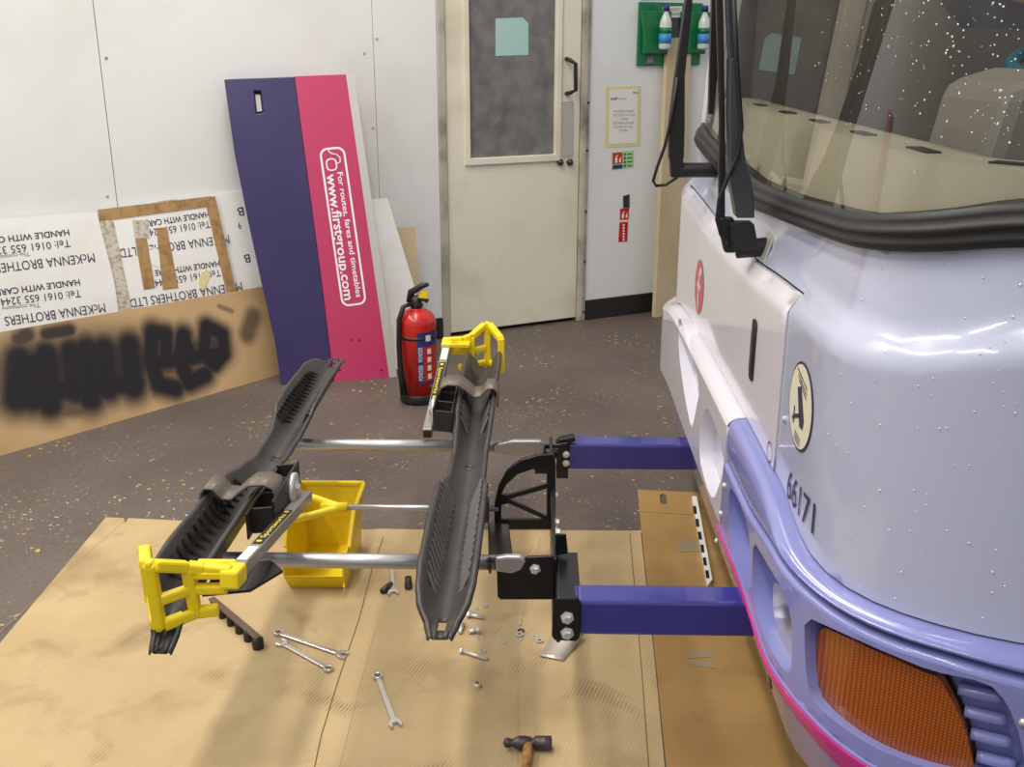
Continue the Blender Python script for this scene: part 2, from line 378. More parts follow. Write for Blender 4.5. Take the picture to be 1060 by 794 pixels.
s1 = blank('extinguisher_sign', 'small red, blue and green extinguisher instruction sign below the notice', [(633, 157.5), (656, 155.5), (655.5, 173), (633, 176)], M_LGREEN)
pxprism('red_field', WALL, [(634, 158.5), (644, 157.5), (644, 169), (634, 170)], .002, .003, M_RED, s1)
pxprism('blue_field', WALL, [(634, 171), (644, 170), (644, 174), (634, 175)], .002, .003, M_NAVYP, s1)
ext_icon(WALL, 637.5, 168.5, .026, s1, .003); ext_icon(WALL, 641.5, 168, .018, s1, .003)
for i in range(4): pxprism('green_symbol', WALL, [(645.5, 158.5 + i * 4), (647.5, 158.3 + i * 4), (647.5, 161 + i * 4), (645.5, 161.2 + i * 4)], .002, .003, M_GREEN, s1)
for i in range(4): pxprism('printed_line', WALL, [(649, 159 + i * 4), (654, 158.6 + i * 4), (654, 159.8 + i * 4), (649, 160.2 + i * 4)], .002, .003, M_GREEN, s1)
s2 = root('fire_point_strip', WALL.px(645, 250), 'narrow vertical red fire strip sign with white extinguisher symbols', 'sign')
pxprism('sign_plate', WALL, [(642, 216), (651, 215.5), (650.5, 227), (641.5, 227.5)], 0, .002, M_RED, s2)
pxprism('sign_plate', WALL, [(641.3, 230), (650, 229.5), (649, 250), (640, 250.5)], 0, .002, M_RED, s2)
ext_icon(WALL, 644.5, 226, .024, s2, .002); ext_icon(WALL, 648.3, 225.5, .017, s2, .002)
for i in range(6): pxprism('white_letter', WALL, [(644.3, 232 + i * 3), (646.3, 232 + i * 3), (646.3, 234 + i * 3), (644.3, 234 + i * 3)], .002, .003, M_PAPER, s2)
hk = pxprism('wall_hook_plate', WALL, [(645, 203), (651, 201), (651, 215), (645, 215)], 0, .006, M_IRON); tag(hk, 'small bare grey metal hook plate above the red strip sign', 'hook')

ew = root('eyewash_station', WALL.px(690, 68), 'green plastic emergency eye wash station on the wall', 'eyewash station')
e0, e1 = WALL.hit(658, 68)[0], WALL.hit(724, 40)[0]; ez0, ez1 = WALL.hit(660, 68)[1], WALL.hit(660, 2)[1]
prism('back_plate', WALL, [(e0, ez0), (e1, ez0), (e1, ez1), (e0, ez1)], 0, .02, M_GREEN, ew, bevel=.006)
for px in (674, 714):
    c = WALL.hit(px, 50); q = .075
    prism('bottle_holder', WALL, [(c[0] - q, c[1] - .03), (c[0] + q, c[1] - .03), (c[0] + q, c[1] + .06), (c[0] + q + .02, c[1] + .19), (c[0] - q - .02, c[1] + .19), (c[0] - q, c[1] + .06)], .02, .05, M_GREEN, ew, bevel=.008)
pxprism('mirror', WALL, [(687, 19), (703, 18), (703, 37), (687, 38)], .02, .024, M_IRON, ew)
lb = pxprism('label_plate', WALL, [(684, 7), (703.5, 6.5), (703, 18), (684, 18.5)], .02, .024, M_PAPER, ew)
pxtext('printed_text', 'EMERGENCY', WALL, (686, 11.7), (702, 11.3), .017, M_GREYINK, lb, .026)
pxtext('printed_text', 'EYE WASH', WALL, (687, 16.5), (701, 16.1), .017, M_GREYINK, lb, .026)
pxprism('grey_tag', WALL, [(667.5, 58), (674, 57.5), (674, 65), (667.5, 65.5)], .02, .025, M_GREYINK, ew)
bl = pxprism('blue_wall_sign', WALL, [(663, 0), (726, -1.5), (726, -22), (663, -20)], 0, .004, M_CYAN); tag(bl, 'blue sign edge just above the green eye wash station', 'sign')
for px, lab in ((678.5, 'clear eye wash bottle with blue cap, left holder of the green station'), (718, 'clear eye wash bottle with blue cap, right holder behind the wiper')):
    b0 = WALL.px(px, 51, .088); r_ = root('eyewash_bottle', b0, lab, 'bottle', 'eye wash bottles in the green station')
    G().lathe(b0, [(.03, 0), (.033, .01), (.033, .13), (.028, .15), (.012, .185), (.012, .195)], 18).done('bottle_body', M_BOTTLE, r_, True)
    G().lathe(b0 + Vector((0, 0, .193)), [(.017, 0), (.017, .028), (.013, .032)], 14).done('cap', M_NAVYP, r_, True)
    G().lathe(b0 + Vector((0, 0, .03)), [(.0338, 0), (.0338, .05)], 18).done('label_band', M_CYAN, r_, True)
    G().lathe(b0 + Vector((0, 0, .08)), [(.0338, 0), (.0338, .03)], 18).done('label_band', M_GREEN, r_, True)

# ---------------------------------------------------------------- boards leaning on the wall
def lean(pa, pb, deg):
    """plane standing on the floor line pa-pb (pixels), tipped back by deg"""
    A, B = at_z(*pa, 0), at_z(*pb, 0); ex = (B - A).normalized(); back = Vector((-ex.y, ex.x, 0))
    return Plane(A, ex, Vector((0, 0, math.cos(math.radians(deg)))) + back * math.sin(math.radians(deg)))
def flo(pl, px, py): a, b = pl.hit(px, py); return (a, max(b, 0.0))
def board(name, pl, pxs, th, m, label, cat='board'):
    o = prism(name, pl, [flo(pl, *p) for p in pxs], -th, 0, m); return tag(o, label, cat)

# tall beige board by the eye wash
TB = lean((676, 329), (700, 325), 3)
board('tall_board', TB, [(678, 329), (706, 326), (716, 38), (692, 40)], .03, M_BEIGE, 'tall narrow beige board leaning on the wall beside the bus')

# long navy and pink bus panel
PN = lean((290, 399), (402, 391), 13)
pr = root('bus_side_panel', PN.o, 'tall navy and pink bus panel with web address leaning on the wall', 'panel')
edge_l = [(232, 82), (236, 110), (243, 160), (256, 225), (270, 290), (284, 350), (291, 399)]
pxl = [flo(PN, *p) for p in edge_l]
prism('navy_field', PN, pxl + [flo(PN, 346, 396), PN.hit(333, 290), PN.hit(305, 79)], -.03, 0, M_NAVY, pr,
      holes=[PN.hits([(263, 94), (270, 94), (273, 117), (265, 118)])], bevel=.004)
pxprism('slot_recess', PN, [(262, 92), (272, 92), (275, 120), (264, 121)], -.05, -.031, M_BLACK, pr)
pxprism('slot_plate', PN, [(264, 97), (269, 97), (271, 114), (266, 115)], -.028, -.02, M_SILVER, pr)
prism('pink_field', PN, [PN.hit(305, 79), PN.hit(333, 290), flo(PN, 346, 396), flo(PN, 403, 391), PN.hit(358, 77)], -.03, .0005, M_PINK, pr)
prism('silver_edge', PN, [PN.hit(358, 77), flo(PN, 403, 391), flo(PN, 411, 390), PN.hit(366, 76)], -.03, .004, M_SILVER, pr)
pxtext('lettering', 'www.firstgroup.com', PN, (338, 180.5), (356.6, 311), .043, M_WTEXT, pr, .002, .02)
pxtext('lettering', 'For routes, fares and timetables', PN, (349, 178.5), (369, 308), .025, M_WTEXT, pr, .002, .015)
def rrect(c0, c1, r, n=5):
    (x0, y0), (x1, y1) = c0, c1; out = []
    for cx, cy, a in ((x1 - r, y1 - r, 0), (x0 + r, y1 - r, 90), (x0 + r, y0 + r, 180), (x1 - r, y0 + r, 270)):
        out += [(cx + r * math.cos(math.radians(a + 90 * k / n)), cy + r * math.sin(math.radians(a + 90 * k / n))) for k in range(n + 1)]
    return out
# rounded outline of the lettering, in coordinates along the lettering
A_, B_ = Vector(PN.hit(330, 154)), Vector(PN.hit(354, 318)); du = (B_ - A_).normalized(); dv = Vector((-du.y, du.x)); Lr = (B_ - A_).length
Wr = (Vector(PN.hit(356.5, 152)) - A_).dot(dv)
def onbox(p): q = A_ + du * p[0] + dv * p[1]; return (q.x, q.y)
prism('rounded_outline', PN, [onbox(p) for p in rrect((0, 0), (Lr, Wr), .035)], .0006, .002, M_WTEXT, pr, holes=[[onbox(p) for p in rrect((.009, .009), (Lr - .009, Wr - .009), .027)]])
mo = [onbox(p) for p in rrect((.048, .022), (.105, .072), .02)]
prism('mouse_symbol', PN, mo, .0006, .002, M_WTEXT, pr, holes=[[onbox(p) for p in rrect((.054, .028), (.099, .066), .015)]])
G().tube([PN.pt(*onbox(p), .002) for p in ((.075, .072), (.07, .088), (.05, .09), (.034, .075), (.028, .055), (.018, .044), (.004, .04))], .003, 6).done('mouse_cable', M_WTEXT, pr)
for px, py in ((364, 352), (372, 352), (395, 383), (352, 383)):
    G().lathe(PN.px(px, py, .0005), [(.006, 0), (.004, .003), (0, .004)], 8, PN.n).done('rivet', M_IRON, pr)

WB2 = lean((395, 385), (436, 378), 13)
board('plain_white_board', WB2, [(372, 390), (412, 387), (440, 379), (430, 300), (401, 205), (372, 207)], .012, M_WHITEB, 'plain white board leaning behind the pink panel')
BE = lean((415, 372), (440, 369), 7)
board('cream_offcut_board', BE, [(400, 374), (440, 369), (430, 235), (405, 236)], .01, M_BEIGE, 'cream offcut board behind the plain white board')

# brown board with black spray paint
SB = lean((0, 472), (298, 385), 16)
c_ = [SB.hit(-90, 478), SB.hit(299, 385), SB.hit(275, 296), SB.hit(-70, 356)]
c_[0] = (c_[0][0], 0); c_[1] = (c_[1][0], 0)
sb = root('sprayed_board', SB.o, 'brown hardboard sheet with a black spray painted scrawl', 'board')
prism('sheet', SB, c_, -.012, -.001, M_CARD2, sb)
def spray_mat():
    m = mat('brown_sprayed_board', (186, 150, 100), .75, spec=.2); nt, b = nodes_of(m)
    at = nt.nodes.new('ShaderNodeVertexColor'); at.layer_name = 'paint'
    tc = nt.nodes.new('ShaderNodeTexCoord').outputs['Object']
    base = mixcol(nt, ramp(nt, noise(nt, tc, 3, 6), .35, .7), lin(200, 168, 126), lin(182, 150, 108))
    sp = nt.nodes.new('ShaderNodeSeparateColor'); nt.links.new(at.outputs['Color'], sp.inputs[0])
    nt.links.new(mixcol(nt, sp.outputs[0], base, lin(44, 42, 46)), b.inputs['Base Color']); return m
strokes = []   # pixel strokes of the scrawl: (points, radius px, strength)
for x in (28, 44, 58): strokes.append(([(x - 8, 378), (x - 10, 412)], 13, 1))
for x, t, bt in ((20, 372, 412), (48, 368, 418), (74, 365, 405), (90, 362, 412), (108, 362, 402), (134, 358, 400)): strokes.append(([(x, t), (x + 4, bt)], 12, 1))
strokes += [([(28, 384), (136, 374)], 20, .97), ([(164, 374), (224, 362)], 13, .93), ([(20, 352), (28, 347)], 6, .9), ([(48, 346), (60, 344), (72, 342)], 5, .95), ([(14, 372), (140, 358)], 9, .8), ([(18, 408), (140, 396)], 11, 1), ([(44, 425), (88, 422)], 6, .8),
            ([(158, 344), (156, 372), (164, 398), (182, 402)], 9, 1), ([(158, 344), (172, 346), (172, 372)], 8, 1), ([(190, 348), (186, 372), (196, 396), (212, 388)], 9, 1), ([(190, 348), (200, 372)], 7, 1),
            ([(214, 340), (210, 368), (222, 378), (232, 366), (230, 346), (214, 338)], 7.5, 1), ([(160, 376), (226, 366)], 8, 1), ([(262, 328), (256, 346)], 6.5, .75), ([(227, 317), (240, 322)], 1.6, .6)]
def sdist(p, a, b):
    ax, ay = a; bx, by = b; dx, dy = bx - ax, by - ay; L = dx * dx + dy * dy
    t = max(0, min(1, ((p[0] - ax) * dx + (p[1] - ay) * dy) / L)) if L else 0
    return math.hypot(p[0] - ax - t * dx, p[1] - ay - t * dy)
def sm_(t): t = max(0, min(1, t)); return t * t * (3 - 2 * t)
st2 = [([SB.hit(*p) for p in ps], r, s) for ps, r, s in strokes]
PXM = abs(SB.hit(160, 380)[0] - SB.hit(150, 380)[0]) / 10 * 1.68
NX, NY = 210, 80; gv = []; paint = []
for j in range(NY + 1):
    for i in range(NX + 1):
        u, v = i / NX, j / NY
        a = (c_[0][0] * (1 - u) + c_[1][0] * u) * (1 - v) + (c_[3][0] * (1 - u) + c_[2][0] * u) * v
        b = (c_[0][1] * (1 - u) + c_[1][1] * u) * (1 - v) + (c_[3][1] * (1 - u) + c_[2][1] * u) * v
        gv.append(SB.pt(a, b, 0)); k = 0
        for ps, r, s in st2:
            R_ = r * PXM
            d = min(sdist((a, b), ps[q], ps[q + 1]) for q in range(len(ps) - 1))
            k = max(k, s * sm_(1.3 - d / R_ * .85))
        paint.append(k)
fs_ = [(j * (NX + 1) + i, j * (NX + 1) + i + 1, (j + 1) * (NX + 1) + i + 1, (j + 1) * (NX + 1) + i) for j in range(NY) for i in range(NX)]
me = bpy.data.meshes.new('sprayed_face'); me.from_pydata([tuple(v) for v in gv], [], fs_)
ca = me.color_attributes.new('paint', 'FLOAT_COLOR', 'POINT')
for i, k in enumerate(paint): ca.data[i].color = (k, k, k, 1)
link('sprayed_face', me, spray_mat(), sb)

# white printed cartons, upside down lettering
CT = Plane(WALL.pt(-3.2, 0, .175), WALL.ex, Vector((0, 0, 1)) - WALL.n * .165)
def carton(name, label, pxs, h):
    r_ = root(name, CT.px(*pxs[0]), label, 'carton'); poly = [CT.hit(*p) for p in pxs]; poly[0] = (poly[0][0], 0); poly[1] = (poly[1][0], 0)
    prism('carton_face', CT, poly, h - .008, h, M_WHITEB, r_); return r_
def brothers(r_, h, lines):
    for body, pa, pb, ht, m, bold in lines: pxtext('printed_text', body, CT, pa, pb, ht, m, r_, h + .0015, bold)
c1 = carton('printed_carton', 'white carton with upside-down purple lettering, at the far left', [(-60, 372), (127, 350), (118, 290), (100, 219), (-60, 231)], 0)
brothers(c1, 0, [('McKENNA BROTHERS', (108, 314), (4, 328), .040, M_INK, .0), ('Tel: 0161 655 3244', (83, 300), (0, 309), .032, M_INK, 0), ('HANDLE WITH CARE', (82, 289), (-4, 300), .026, M_INK, .015),
                 ('McKENNA BROTHERS', (97, 262), (-12, 274), .040, M_INK, 0), ('Tel: 0161 655 3244', (72, 248), (-16, 257), .032, M_INK, 0), ('HANDLE WITH CARE', (71, 237.5), (-19, 247), .026, M_INK, .015),
                 ('The company that cares', (41, 313.5), (-30, 321), .018, M_GREYINK, 0), ('The company that cares', (30, 260.5), (-34, 268), .018, M_GREYINK, 0)])
c2 = carton('taped_carton', 'white printed carton patched with brown and clear tape, in the middle', [(127, 350), (245, 330), (219, 203), (101, 217)], -.012)
brothers(c2, -.012, [('McKENNA BROTHERS LTD', (250, 292), (134, 310), .040, M_INK, 0), ('Tel: 0161 655 3244', (228, 279), (160, 290), .032, M_INK, 0), ('HANDLE WITH CARE', (227, 270), (160, 280), .026, M_INK, .015),
                     ('McKENNA BROTHERS LTD', (237, 243), (123, 258), .040, M_INK, 0), ('Tel: 0161 655 3244', (217, 228.5), (150, 238), .032, M_INK, 0), ('HANDLE WITH CARE', (216, 219), (150, 229), .026, M_INK, .015)])
for nm, m, pxs in (('tape_strip', M_TAPE, [(101, 217), (219, 203), (222, 213), (103, 229)]), ('tape_strip', M_CLEAR, [(101, 222), (116, 221), (138, 326), (124, 330)]),
                   ('tape_strip', M_TAPE, [(212, 205), (223, 203), (245, 302), (235, 304)]), ('tape_strip', M_TAPE, [(139, 241), (151, 240), (161, 298), (149, 300)]), ('tape_strip', M_CLEAR, [(137, 228), (153, 227), (155, 246), (140, 247)]),
                   ('tape_strip', M_TAPE, [(162, 236), (173, 235), (185, 298), (169, 300)]), ('torn_patch', M_WHITEB, [(152, 262), (160, 256), (168, 260), (171, 272), (166, 277), (158, 274)]),
                   ('crumpled_tape', M_CLEAR, [(150, 215), (166, 208), (184, 206), (186, 217), (160, 221)]), ('tape_scrap', M_YTAPE, [(206, 288), (214, 278), (218, 284), (212, 300), (207, 299)])):
    random.seed(len(nm) + int(pxs[0][0])); lo = -.012 + random.uniform(.002, .0035)
    pxprism(nm, CT, pxs, -.012, lo, m, c2)
c3 = carton('rolled_carton', 'white printed carton, mostly hidden behind the navy panel', [(236, 332), (290, 322), (262, 196), (219, 203)], -.025)
brothers(c3, -.025, [('B', (252.5, 214), (246, 215), .040, M_INK, 0), ('B', (259, 263), (253, 264), .04, M_INK, 0), ('9', (250, 230), (247, 230.4), .03, M_INK, 0)])

# ---------------------------------------------------------------- fire extinguisher
eb = at_z(434, 414, 0); ex = root('fire_extinguisher', eb, 'red powder fire extinguisher standing on the floor by the door', 'fire extinguisher')
R_ = .082
G().lathe(eb, [(R_ * .97, 0), (R_ * 1.03, .01), (R_ * 1.03, .045), (R_ * .98, .05)], 28).done('base_skirt', M_BLACK, ex, True)
G().lathe(eb, [(R_, .05), (R_, .40), (R_ * .97, .425), (R_ * .8, .45), (R_ * .45, .467), (.02, .475), (.02, .49)], 32).done('cylinder', M_RED, ex, True)
G().lathe(eb + Vector((0, 0, .475)), [(.026, 0), (.03, .012), (.022, .03), (.022, .055)], 16).done('valve', M_BLACK, ex, True)
vt = eb + Vector((0, 0, .53))
G().tube([vt + Vector((-.03, 0, -.03)), vt + Vector((-.02, 0, .02)), vt + Vector((.03, -.01, .055)), vt + Vector((.055, -.015, .062))], [.014, .017, .014, .009], 10).done('squeeze_handle', M_BLACK, ex, True)
G().tube([vt + Vector((0, -.005, -.01)), vt + Vector((.035, -.015, -.012)), vt + Vector((.052, -.02, -.02))], [.012, .009, .011], 10).done('carry_handle', M_BLACK, ex, True)
prism('safety_tag', yplane(vt.y - .024), [(vt.x + .01, vt.z), (vt.x + .05, vt.z - .005), (vt.x + .052, vt.z + .035), (vt.x + .025, vt.z + .03)], 0, .003, M_YEL, ex)
hs = [eb + Vector(p) for p in ((-.02, -.03, .5), (-.05, -.05, .49), (-.068, -.066, .43), (-.072, -.07, .3), (-.068, -.074, .16), (-.055, -.085, .06))]
G().tube(hs, [.011, .011, .011, .011, .012, .016], 10).done('hose', M_RUB, ex, True)
G().lathe(eb + Vector((0, 0, .33)), [(R_ + .002, 0), (R_ + .002, .014)], 28).done('hose_strap', M_BLACK, ex, True)
ex.scale = (1, 1, .89)
def curved(name, a0, a1, z0, z1, m, par, extra=.0015, n=10):
    vs = []; fs = []
    for k in range(n + 1):
        a = a0 + (a1 - a0) * k / n
        for z in (z0, z1): vs.append(eb + Vector(((R_ + extra) * math.sin(a), -(R_ + extra) * math.cos(a), z)))
    fs = [(2 * k, 2 * k + 2, 2 * k + 3, 2 * k + 1) for k in range(n)]
    return build(name, vs, fs, m, par, True)
def cyltext(name, body, a, z0, z1, height, m, par):
    return lettering(name, body, lambda u, v: eb + Vector(((R_ + .003) * math.sin(u), -(R_ + .003) * math.cos(u), v)), (a, z0), (a, z1), height / R_, m, par, .01)
lab = curved('label_panel', .10, 1.35, .115, .37, M_NAVYP, ex)
curved('label_red_field', .42, 1.35, .125, .30, M_RED, lab, .0022)
cyltext('printed_text', 'POWDER', .36, .13, .21, .018, M_PAPER, lab); cyltext('printed_text', 'POWDER', .36, .225, .30, .018, M_PAPER, lab)
for i in range(4): curved('pictogram', .62, .85, .135 + i * .042, .162 + i * .042, M_PAPER, lab, .003, 3)
curved('maker_mark', .55, .85, .325, .355, M_PAPER, lab, .0025, 4)

# ---------------------------------------------------------------- cardboard on the floor
ZC = .006
S1 = [(110, 537), (128, 538), (130, 543), (133, 538), (240, 543), (372, 547), (376, 550), (395, 549), (440, 550), (663, 551), (667, 590), (678, 690), (694, 860), (-260, 1010), (0, 668)]
sh = root('floor_cardboard', FLOOR.px(300, 700), 'large pale corrugated cardboard sheet on the floor under the bike rack', 'cardboard sheet')
pxprism('sheet', FLOOR, S1, 0, ZC, M_CARD, sh)
def crease(pxs, wd, par, m=None):
    g = G(); ps = [floor_at(ZC).px(*p) for p in pxs]
    for a, b in zip(ps[:-1], ps[1:]): g.bar(a, b, wd, .001)
    g.done('fold_line', m or mat('fold_shadow', (112, 88, 58), .8), par)
crease([(397, 556), (385, 590), (372, 640), (350, 705), (333, 760), (318, 830)], .003, sh); crease([(392, 640), (374, 705), (350, 800)], .0016, sh, mat('soft_fold', (170, 138, 90), .8))
crease([(652, 552), (664, 690), (672, 800)], .0025, sh); crease([(560, 556), (536, 662), (536, 790)], .0013, sh, mat('soft_fold', (0, 0, 0)))
crease([(128, 540), (60, 600), (-40, 690)], .0014, sh, mat('soft_fold', (0, 0, 0)))
S2 = [(660, 508), (722, 511), (790, 560), (1000, 800), (1000, 900), (698, 880), (679, 690), (668, 590), (664, 550)]
s2_ = root('narrow_cardboard', FLOOR.px(720, 650), 'darker brown cardboard sheet on the floor beneath the bus front', 'cardboard sheet')
pxprism('sheet', FLOOR, S2, 0, ZC - .001, M_CARD2, s2_, holes=[[(683, 514), (686, 512), (690, 514), (690.5, 522), (687, 524), (683.5, 522)]])
def crease2(pxs): 
    g = G(); ps = [floor_at(ZC - .001).px(*p) for p in pxs]
    for a, b in zip(ps[:-1], ps[1:]): g.bar(a, b, .003, .001)
    g.done('fold_line', MATS['fold_shadow'], s2_)
crease2([(663, 530), (718, 533)])
for q in ([(701, 560), (722, 558), (726, 571), (702, 572)], [(709, 676), (735, 673), (740, 680), (712, 682)], [(713, 684), (737, 684), (741, 692), (714, 689)]):
    pxprism('tape_patch', floor_at(ZC - .001), q, 0, .0012, mat('grey_tape', (150, 134, 106), .4), s2_)
pf = pxprism('printed_flap', FLOOR, [(716, 519), (721, 519), (737, 606), (732, 612)], 0, .02, M_PAPER, s2_)
for i in range(6):
    t = i / 6; x = 717 + 15.5 * t; y = 524 + 80 * t
    pxprism('printed_letter', floor_at(.02), [(x, y), (x + 3.5, y), (x + 4.5, y + 8), (x + 1.2, y + 8)], 0, .001, M_RUB, pf)

# ---------------------------------------------------------------- the bus: a plan curve (straight front, round corners) and heights
BX, BR, BY0, BY1 = .470, .362, 1.655, 3.35          # front plane x, corner radius, straight part of the front
def B(s, z, off=0.0):
    r = BR + off
    if s > BY1 - BY0:
        a = (s - (BY1 - BY0)) / BR
        if a > math.pi / 2: return Vector((BX + BR + (a - math.pi / 2) * BR, BY1 + r, z))
        return Vector((BX + BR - r * math.cos(a), BY1 + r * math.sin(a), z))
    if s >= 0: return Vector((BX - off, BY0 + s, z))
    a = -s / BR
    if a > math.pi / 2: return Vector((BX + BR + (a - math.pi / 2) * BR, BY0 - r, z))
    return Vector((BX + BR - r * math.cos(a), BY0 - r * math.sin(a), z))
def bus_hit(px, py, off=0.0):
    d = ray(px, py); o = off if not callable(off) else 0.0
    for _ in range(6 if callable(off) else 1):
        best = None; r = BR + o
        t = (BX - o) / d.x; y = t * d.y
        if BY0 <= y <= BY1: best = (t, y - BY0)
        for cy, sg, s0 in ((BY0, -1, 0), (BY1, 1, BY1 - BY0)):
            cx = BX + BR; a = d.x * d.x + d.y * d.y; bq = -2 * (d.x * cx + d.y * cy); c = cx * cx + cy * cy - r * r; disc = bq * bq - 4 * a * c
            if disc > 0:
                for q in (-1, 1):
                    t = (-bq + q * math.sqrt(disc)) / (2 * a); X, Y = t * d.x, t * d.y
                    if X <= cx and (Y - cy) * sg >= 0:
                        ph = math.atan2((Y - cy) * sg, cx - X); cand = (t, s0 + sg * ph * BR)
                        if best is None or t < best[0]: best = cand
        t = (BY0 - r) / d.y; X = t * d.x
        if X > BX + BR and (best is None or t < best[0]): best = (t, -BR * math.pi / 2 - (X - BX - BR))
        if best is None: return None
        s, z = best[1], CAM_H + best[0] * d.z
        if callable(off): o = off(s, z)
    return (s, z)
SC = (BY1 - BY0) / 2
def level(pxs, off, smax=None):
    """height along the bus as a function of s, mirrored about the middle of the front"""
    pts = sorted(h for h in (bus_hit(*p, off) for p in pxs) if h and h[0] < SC * 1.1)
    def f(s):
        if s > SC: s = 2 * SC - s
        if s <= pts[0][0]: return pts[0][1]
        if s >= pts[-1][0]: return pts[-1][1]
        for (a, za), (b, zb) in zip(pts[:-1], pts[1:]):
            if a <= s <= b:
                t = (s - a) / max(b - a, 1e-6); return za + (zb - za) * t
    def g(s): return sum(f(s + k * .02) for k in range(-3, 4)) / 7
    g.pts = pts
    return g
zU = level([(747, 393), (780, 455), (806, 509), (826, 566), (849, 596), (905, 630), (962, 649), (1060, 672)], .012)
zG = level([(775, 528), (800, 566), (822, 596), (856, 628), (905, 656), (962, 675), (1022, 690), (1060, 706)], .04)
zP = level([(739, 532), (768, 604), (785, 656), (822, 724), (887, 789)], .045)
zC = level([(737, 229), (747, 244), (781, 270), (802, 284), (830, 306), (880, 340), (905, 352), (958, 358), (1000, 354), (1060, 338)], -.015)
zW = level([(740, 179), (780, 214), (823, 231), (870, 249), (917, 259), (979, 260), (1060, 252)], -.05)
zV = level([(738, 158), (780, 186), (823, 204), (886, 221), (948, 221), (1010, 215), (1060, 206)], -.06)
for nm, f in (('zU', zU), ('zG', zG), ('zP', zP), ('zC', zC), ('zW', zW), ('zV', zV)): print(nm, [(round(a, 2), round(b, 3)) for a, b in f.pts])
def sm(t): t = max(0, min(1, t)); return t * t * (3 - 2 * t)
def body_off(s, z):
    c = zC(s); return -.04 * sm((z - c + .035) / .06) - .02 * max(0, min(1, (z - c - .03) / .12))
def patch(name, outer, off, m, parent, holes=(), step=(.035, .035), wall=0.0, smooth=True, wallmat=None):
    of = off if callable(off) else (lambda s, z: off)
    vs, fs = fill(outer, holes, step); g = G(); g.add([B(a, b, of(a, b)) for a, b in vs], fs)
    if wall:
        for lp in [outer] + list(holes):
            k = len(lp); g.add([B(a, b, of(a, b)) for a, b in lp] + [B(a, b, of(a, b) - wall) for a, b in lp], [(i, (i + 1) % k, (i + 1) % k + k, i + k) for i in range(k)])
    o = g.done(name, m, parent, smooth); return o
def srange(a, b, n): return [a + (b - a) * i / n for i in range(n + 1)]
def band(s0, s1, lo, hi, n=60): return [(s, lo(s)) for s in srange(s0, s1, n)] + [(s, hi(s)) for s in srange(s1, s0, n)]
def dense(poly, d=.02):
    out = []
    for i, p in enumerate(poly):
        q = poly[(i + 1) % len(poly)]; n = max(1, int(math.hypot(q[0] - p[0], q[1] - p[1]) / d))
        out += [(p[0] + (q[0] - p[0]) * k / n, p[1] + (q[1] - p[1]) * k / n) for k in range(n)]
    return out
def roundpoly(poly, it=2):
    for _ in range(it):
        out = []
        for i, p in enumerate(poly):
            q = poly[(i + 1) % len(poly)]
            out += [(p[0] * .78 + q[0] * .22, p[1] * .78 + q[1] * .22), (p[0] * .22 + q[0] * .78, p[1] * .22 + q[1] * .78)]
        poly = out
    return poly
SMIN, SMAX = -BR * math.pi / 2 - 2.6, (BY1 - BY0) + BR * math.pi / 2 + 2.6
CN = -BR * math.pi / 2
bus = root('bus', (1.6, (BY0 + BY1) / 2, 0), 'pale lilac single-decker bus, front corner with wipers, indicator and windscreen', 'bus')
S0 = bus_hit(807, 430, 0)[0]; SF = BY1 - BY0 - .02
zUg = lambda s: zU(s) + .003
# corner panel with the belt over the flap
body = band(SMIN, SMAX, zUg, zW, 150)
flap_poly = dense(band(S0, SF, lambda s: zU(s) + .004, lambda s: zC(s) - .004, 30), .03)
hole_flap = dense([(S0 - .004, zU(S0) + .006)] + [(s, zU(s) + .006) for s in srange(S0, SF, 30)] + [(SF + .004, zU(SF) + .006)] + [(s, zC(s)) for s in srange(SF + .004, S0 - .004, 30)], .03)
patch('body_panel', body, body_off, M_BODY, bus, [hole_flap], (.045, .018))
patch('inner_shell', band(SMIN, SMAX, lambda s: .3, zW, 150), lambda s, z: -.045 + min(0, body_off(s, z)), M_GAP, bus, (), (.06, .04))
fl_off = lambda s, z: .004 - .02 * sm((z - zC(s) + .045) / .045)
flap = patch('front_flap', flap_poly, fl_off, M_FLAP, bus, (), (.04, .012), .01)
def on_bus(pxs, off): return [bus_hit(*p, off) for p in pxs]
hsl = bus_hit(780, 363, .004)
def slot_poly(c, hw, hh, n=5): return [(c[0] + hw * math.cos(a) , c[1] + hh * math.copysign(1, math.sin(a)) * .8 + hh * .2 * math.sin(a)) for a in [2 * math.pi * k / 24 + .01 for k in range(24)]]
hz0, hz1 = bus_hit(780, 397, .004)[1], bus_hit(780, 328, .004)[1]
patch('handle_recess', rrect((hsl[0] - .02, hz0), (hsl[0] + .02, hz1), .012), .007, M_RUB, flap, (), None, .004)
patch('handle_latch', rrect((hsl[0] - .008, hz0 + .015), (hsl[0] + .014, hz1 - .03), .005), .009, mat('dark_red_latch', (70, 40, 40), .5), flap, (), None, .003)
rc = bus_hit(797, 468, .004); ring = lambda r, c: [(c[0] + r * math.cos(2 * math.pi * k / 28), c[1] + r * math.sin(2 * math.pi * k / 28)) for k in range(28)]
patch('round_mark', ring(.022, rc), .0055, M_INK, flap, [ring(.019, rc)], None)
lc = bus_hit(724, 297, .004); lr = abs(bus_hit(724, 268, .004)[1] - bus_hit(724, 328, .004)[1]) / 2
fpoly = [(lc[0] - x * lr, lc[1] + y * lr) for x, y in ((-.15, -.8), (.12, -.8), (.12, -.05), (.45, -.05), (.45, .15), (.12, .15), (.14, .42), (.35, .55), (.55, .5), (.5, .75), (.15, .78), (-.12, .5), (-.15, .15), (-.4, .15), (-.4, -.05), (-.15, -.05))]
lg = patch('round_logo', ring(lr, lc), .0052, mat('faded_red_print', (196, 90, 104), .4), flap, (), None)
patch('letter_f', fpoly, .0062, M_FLAP, lg, (), None, 0, False)
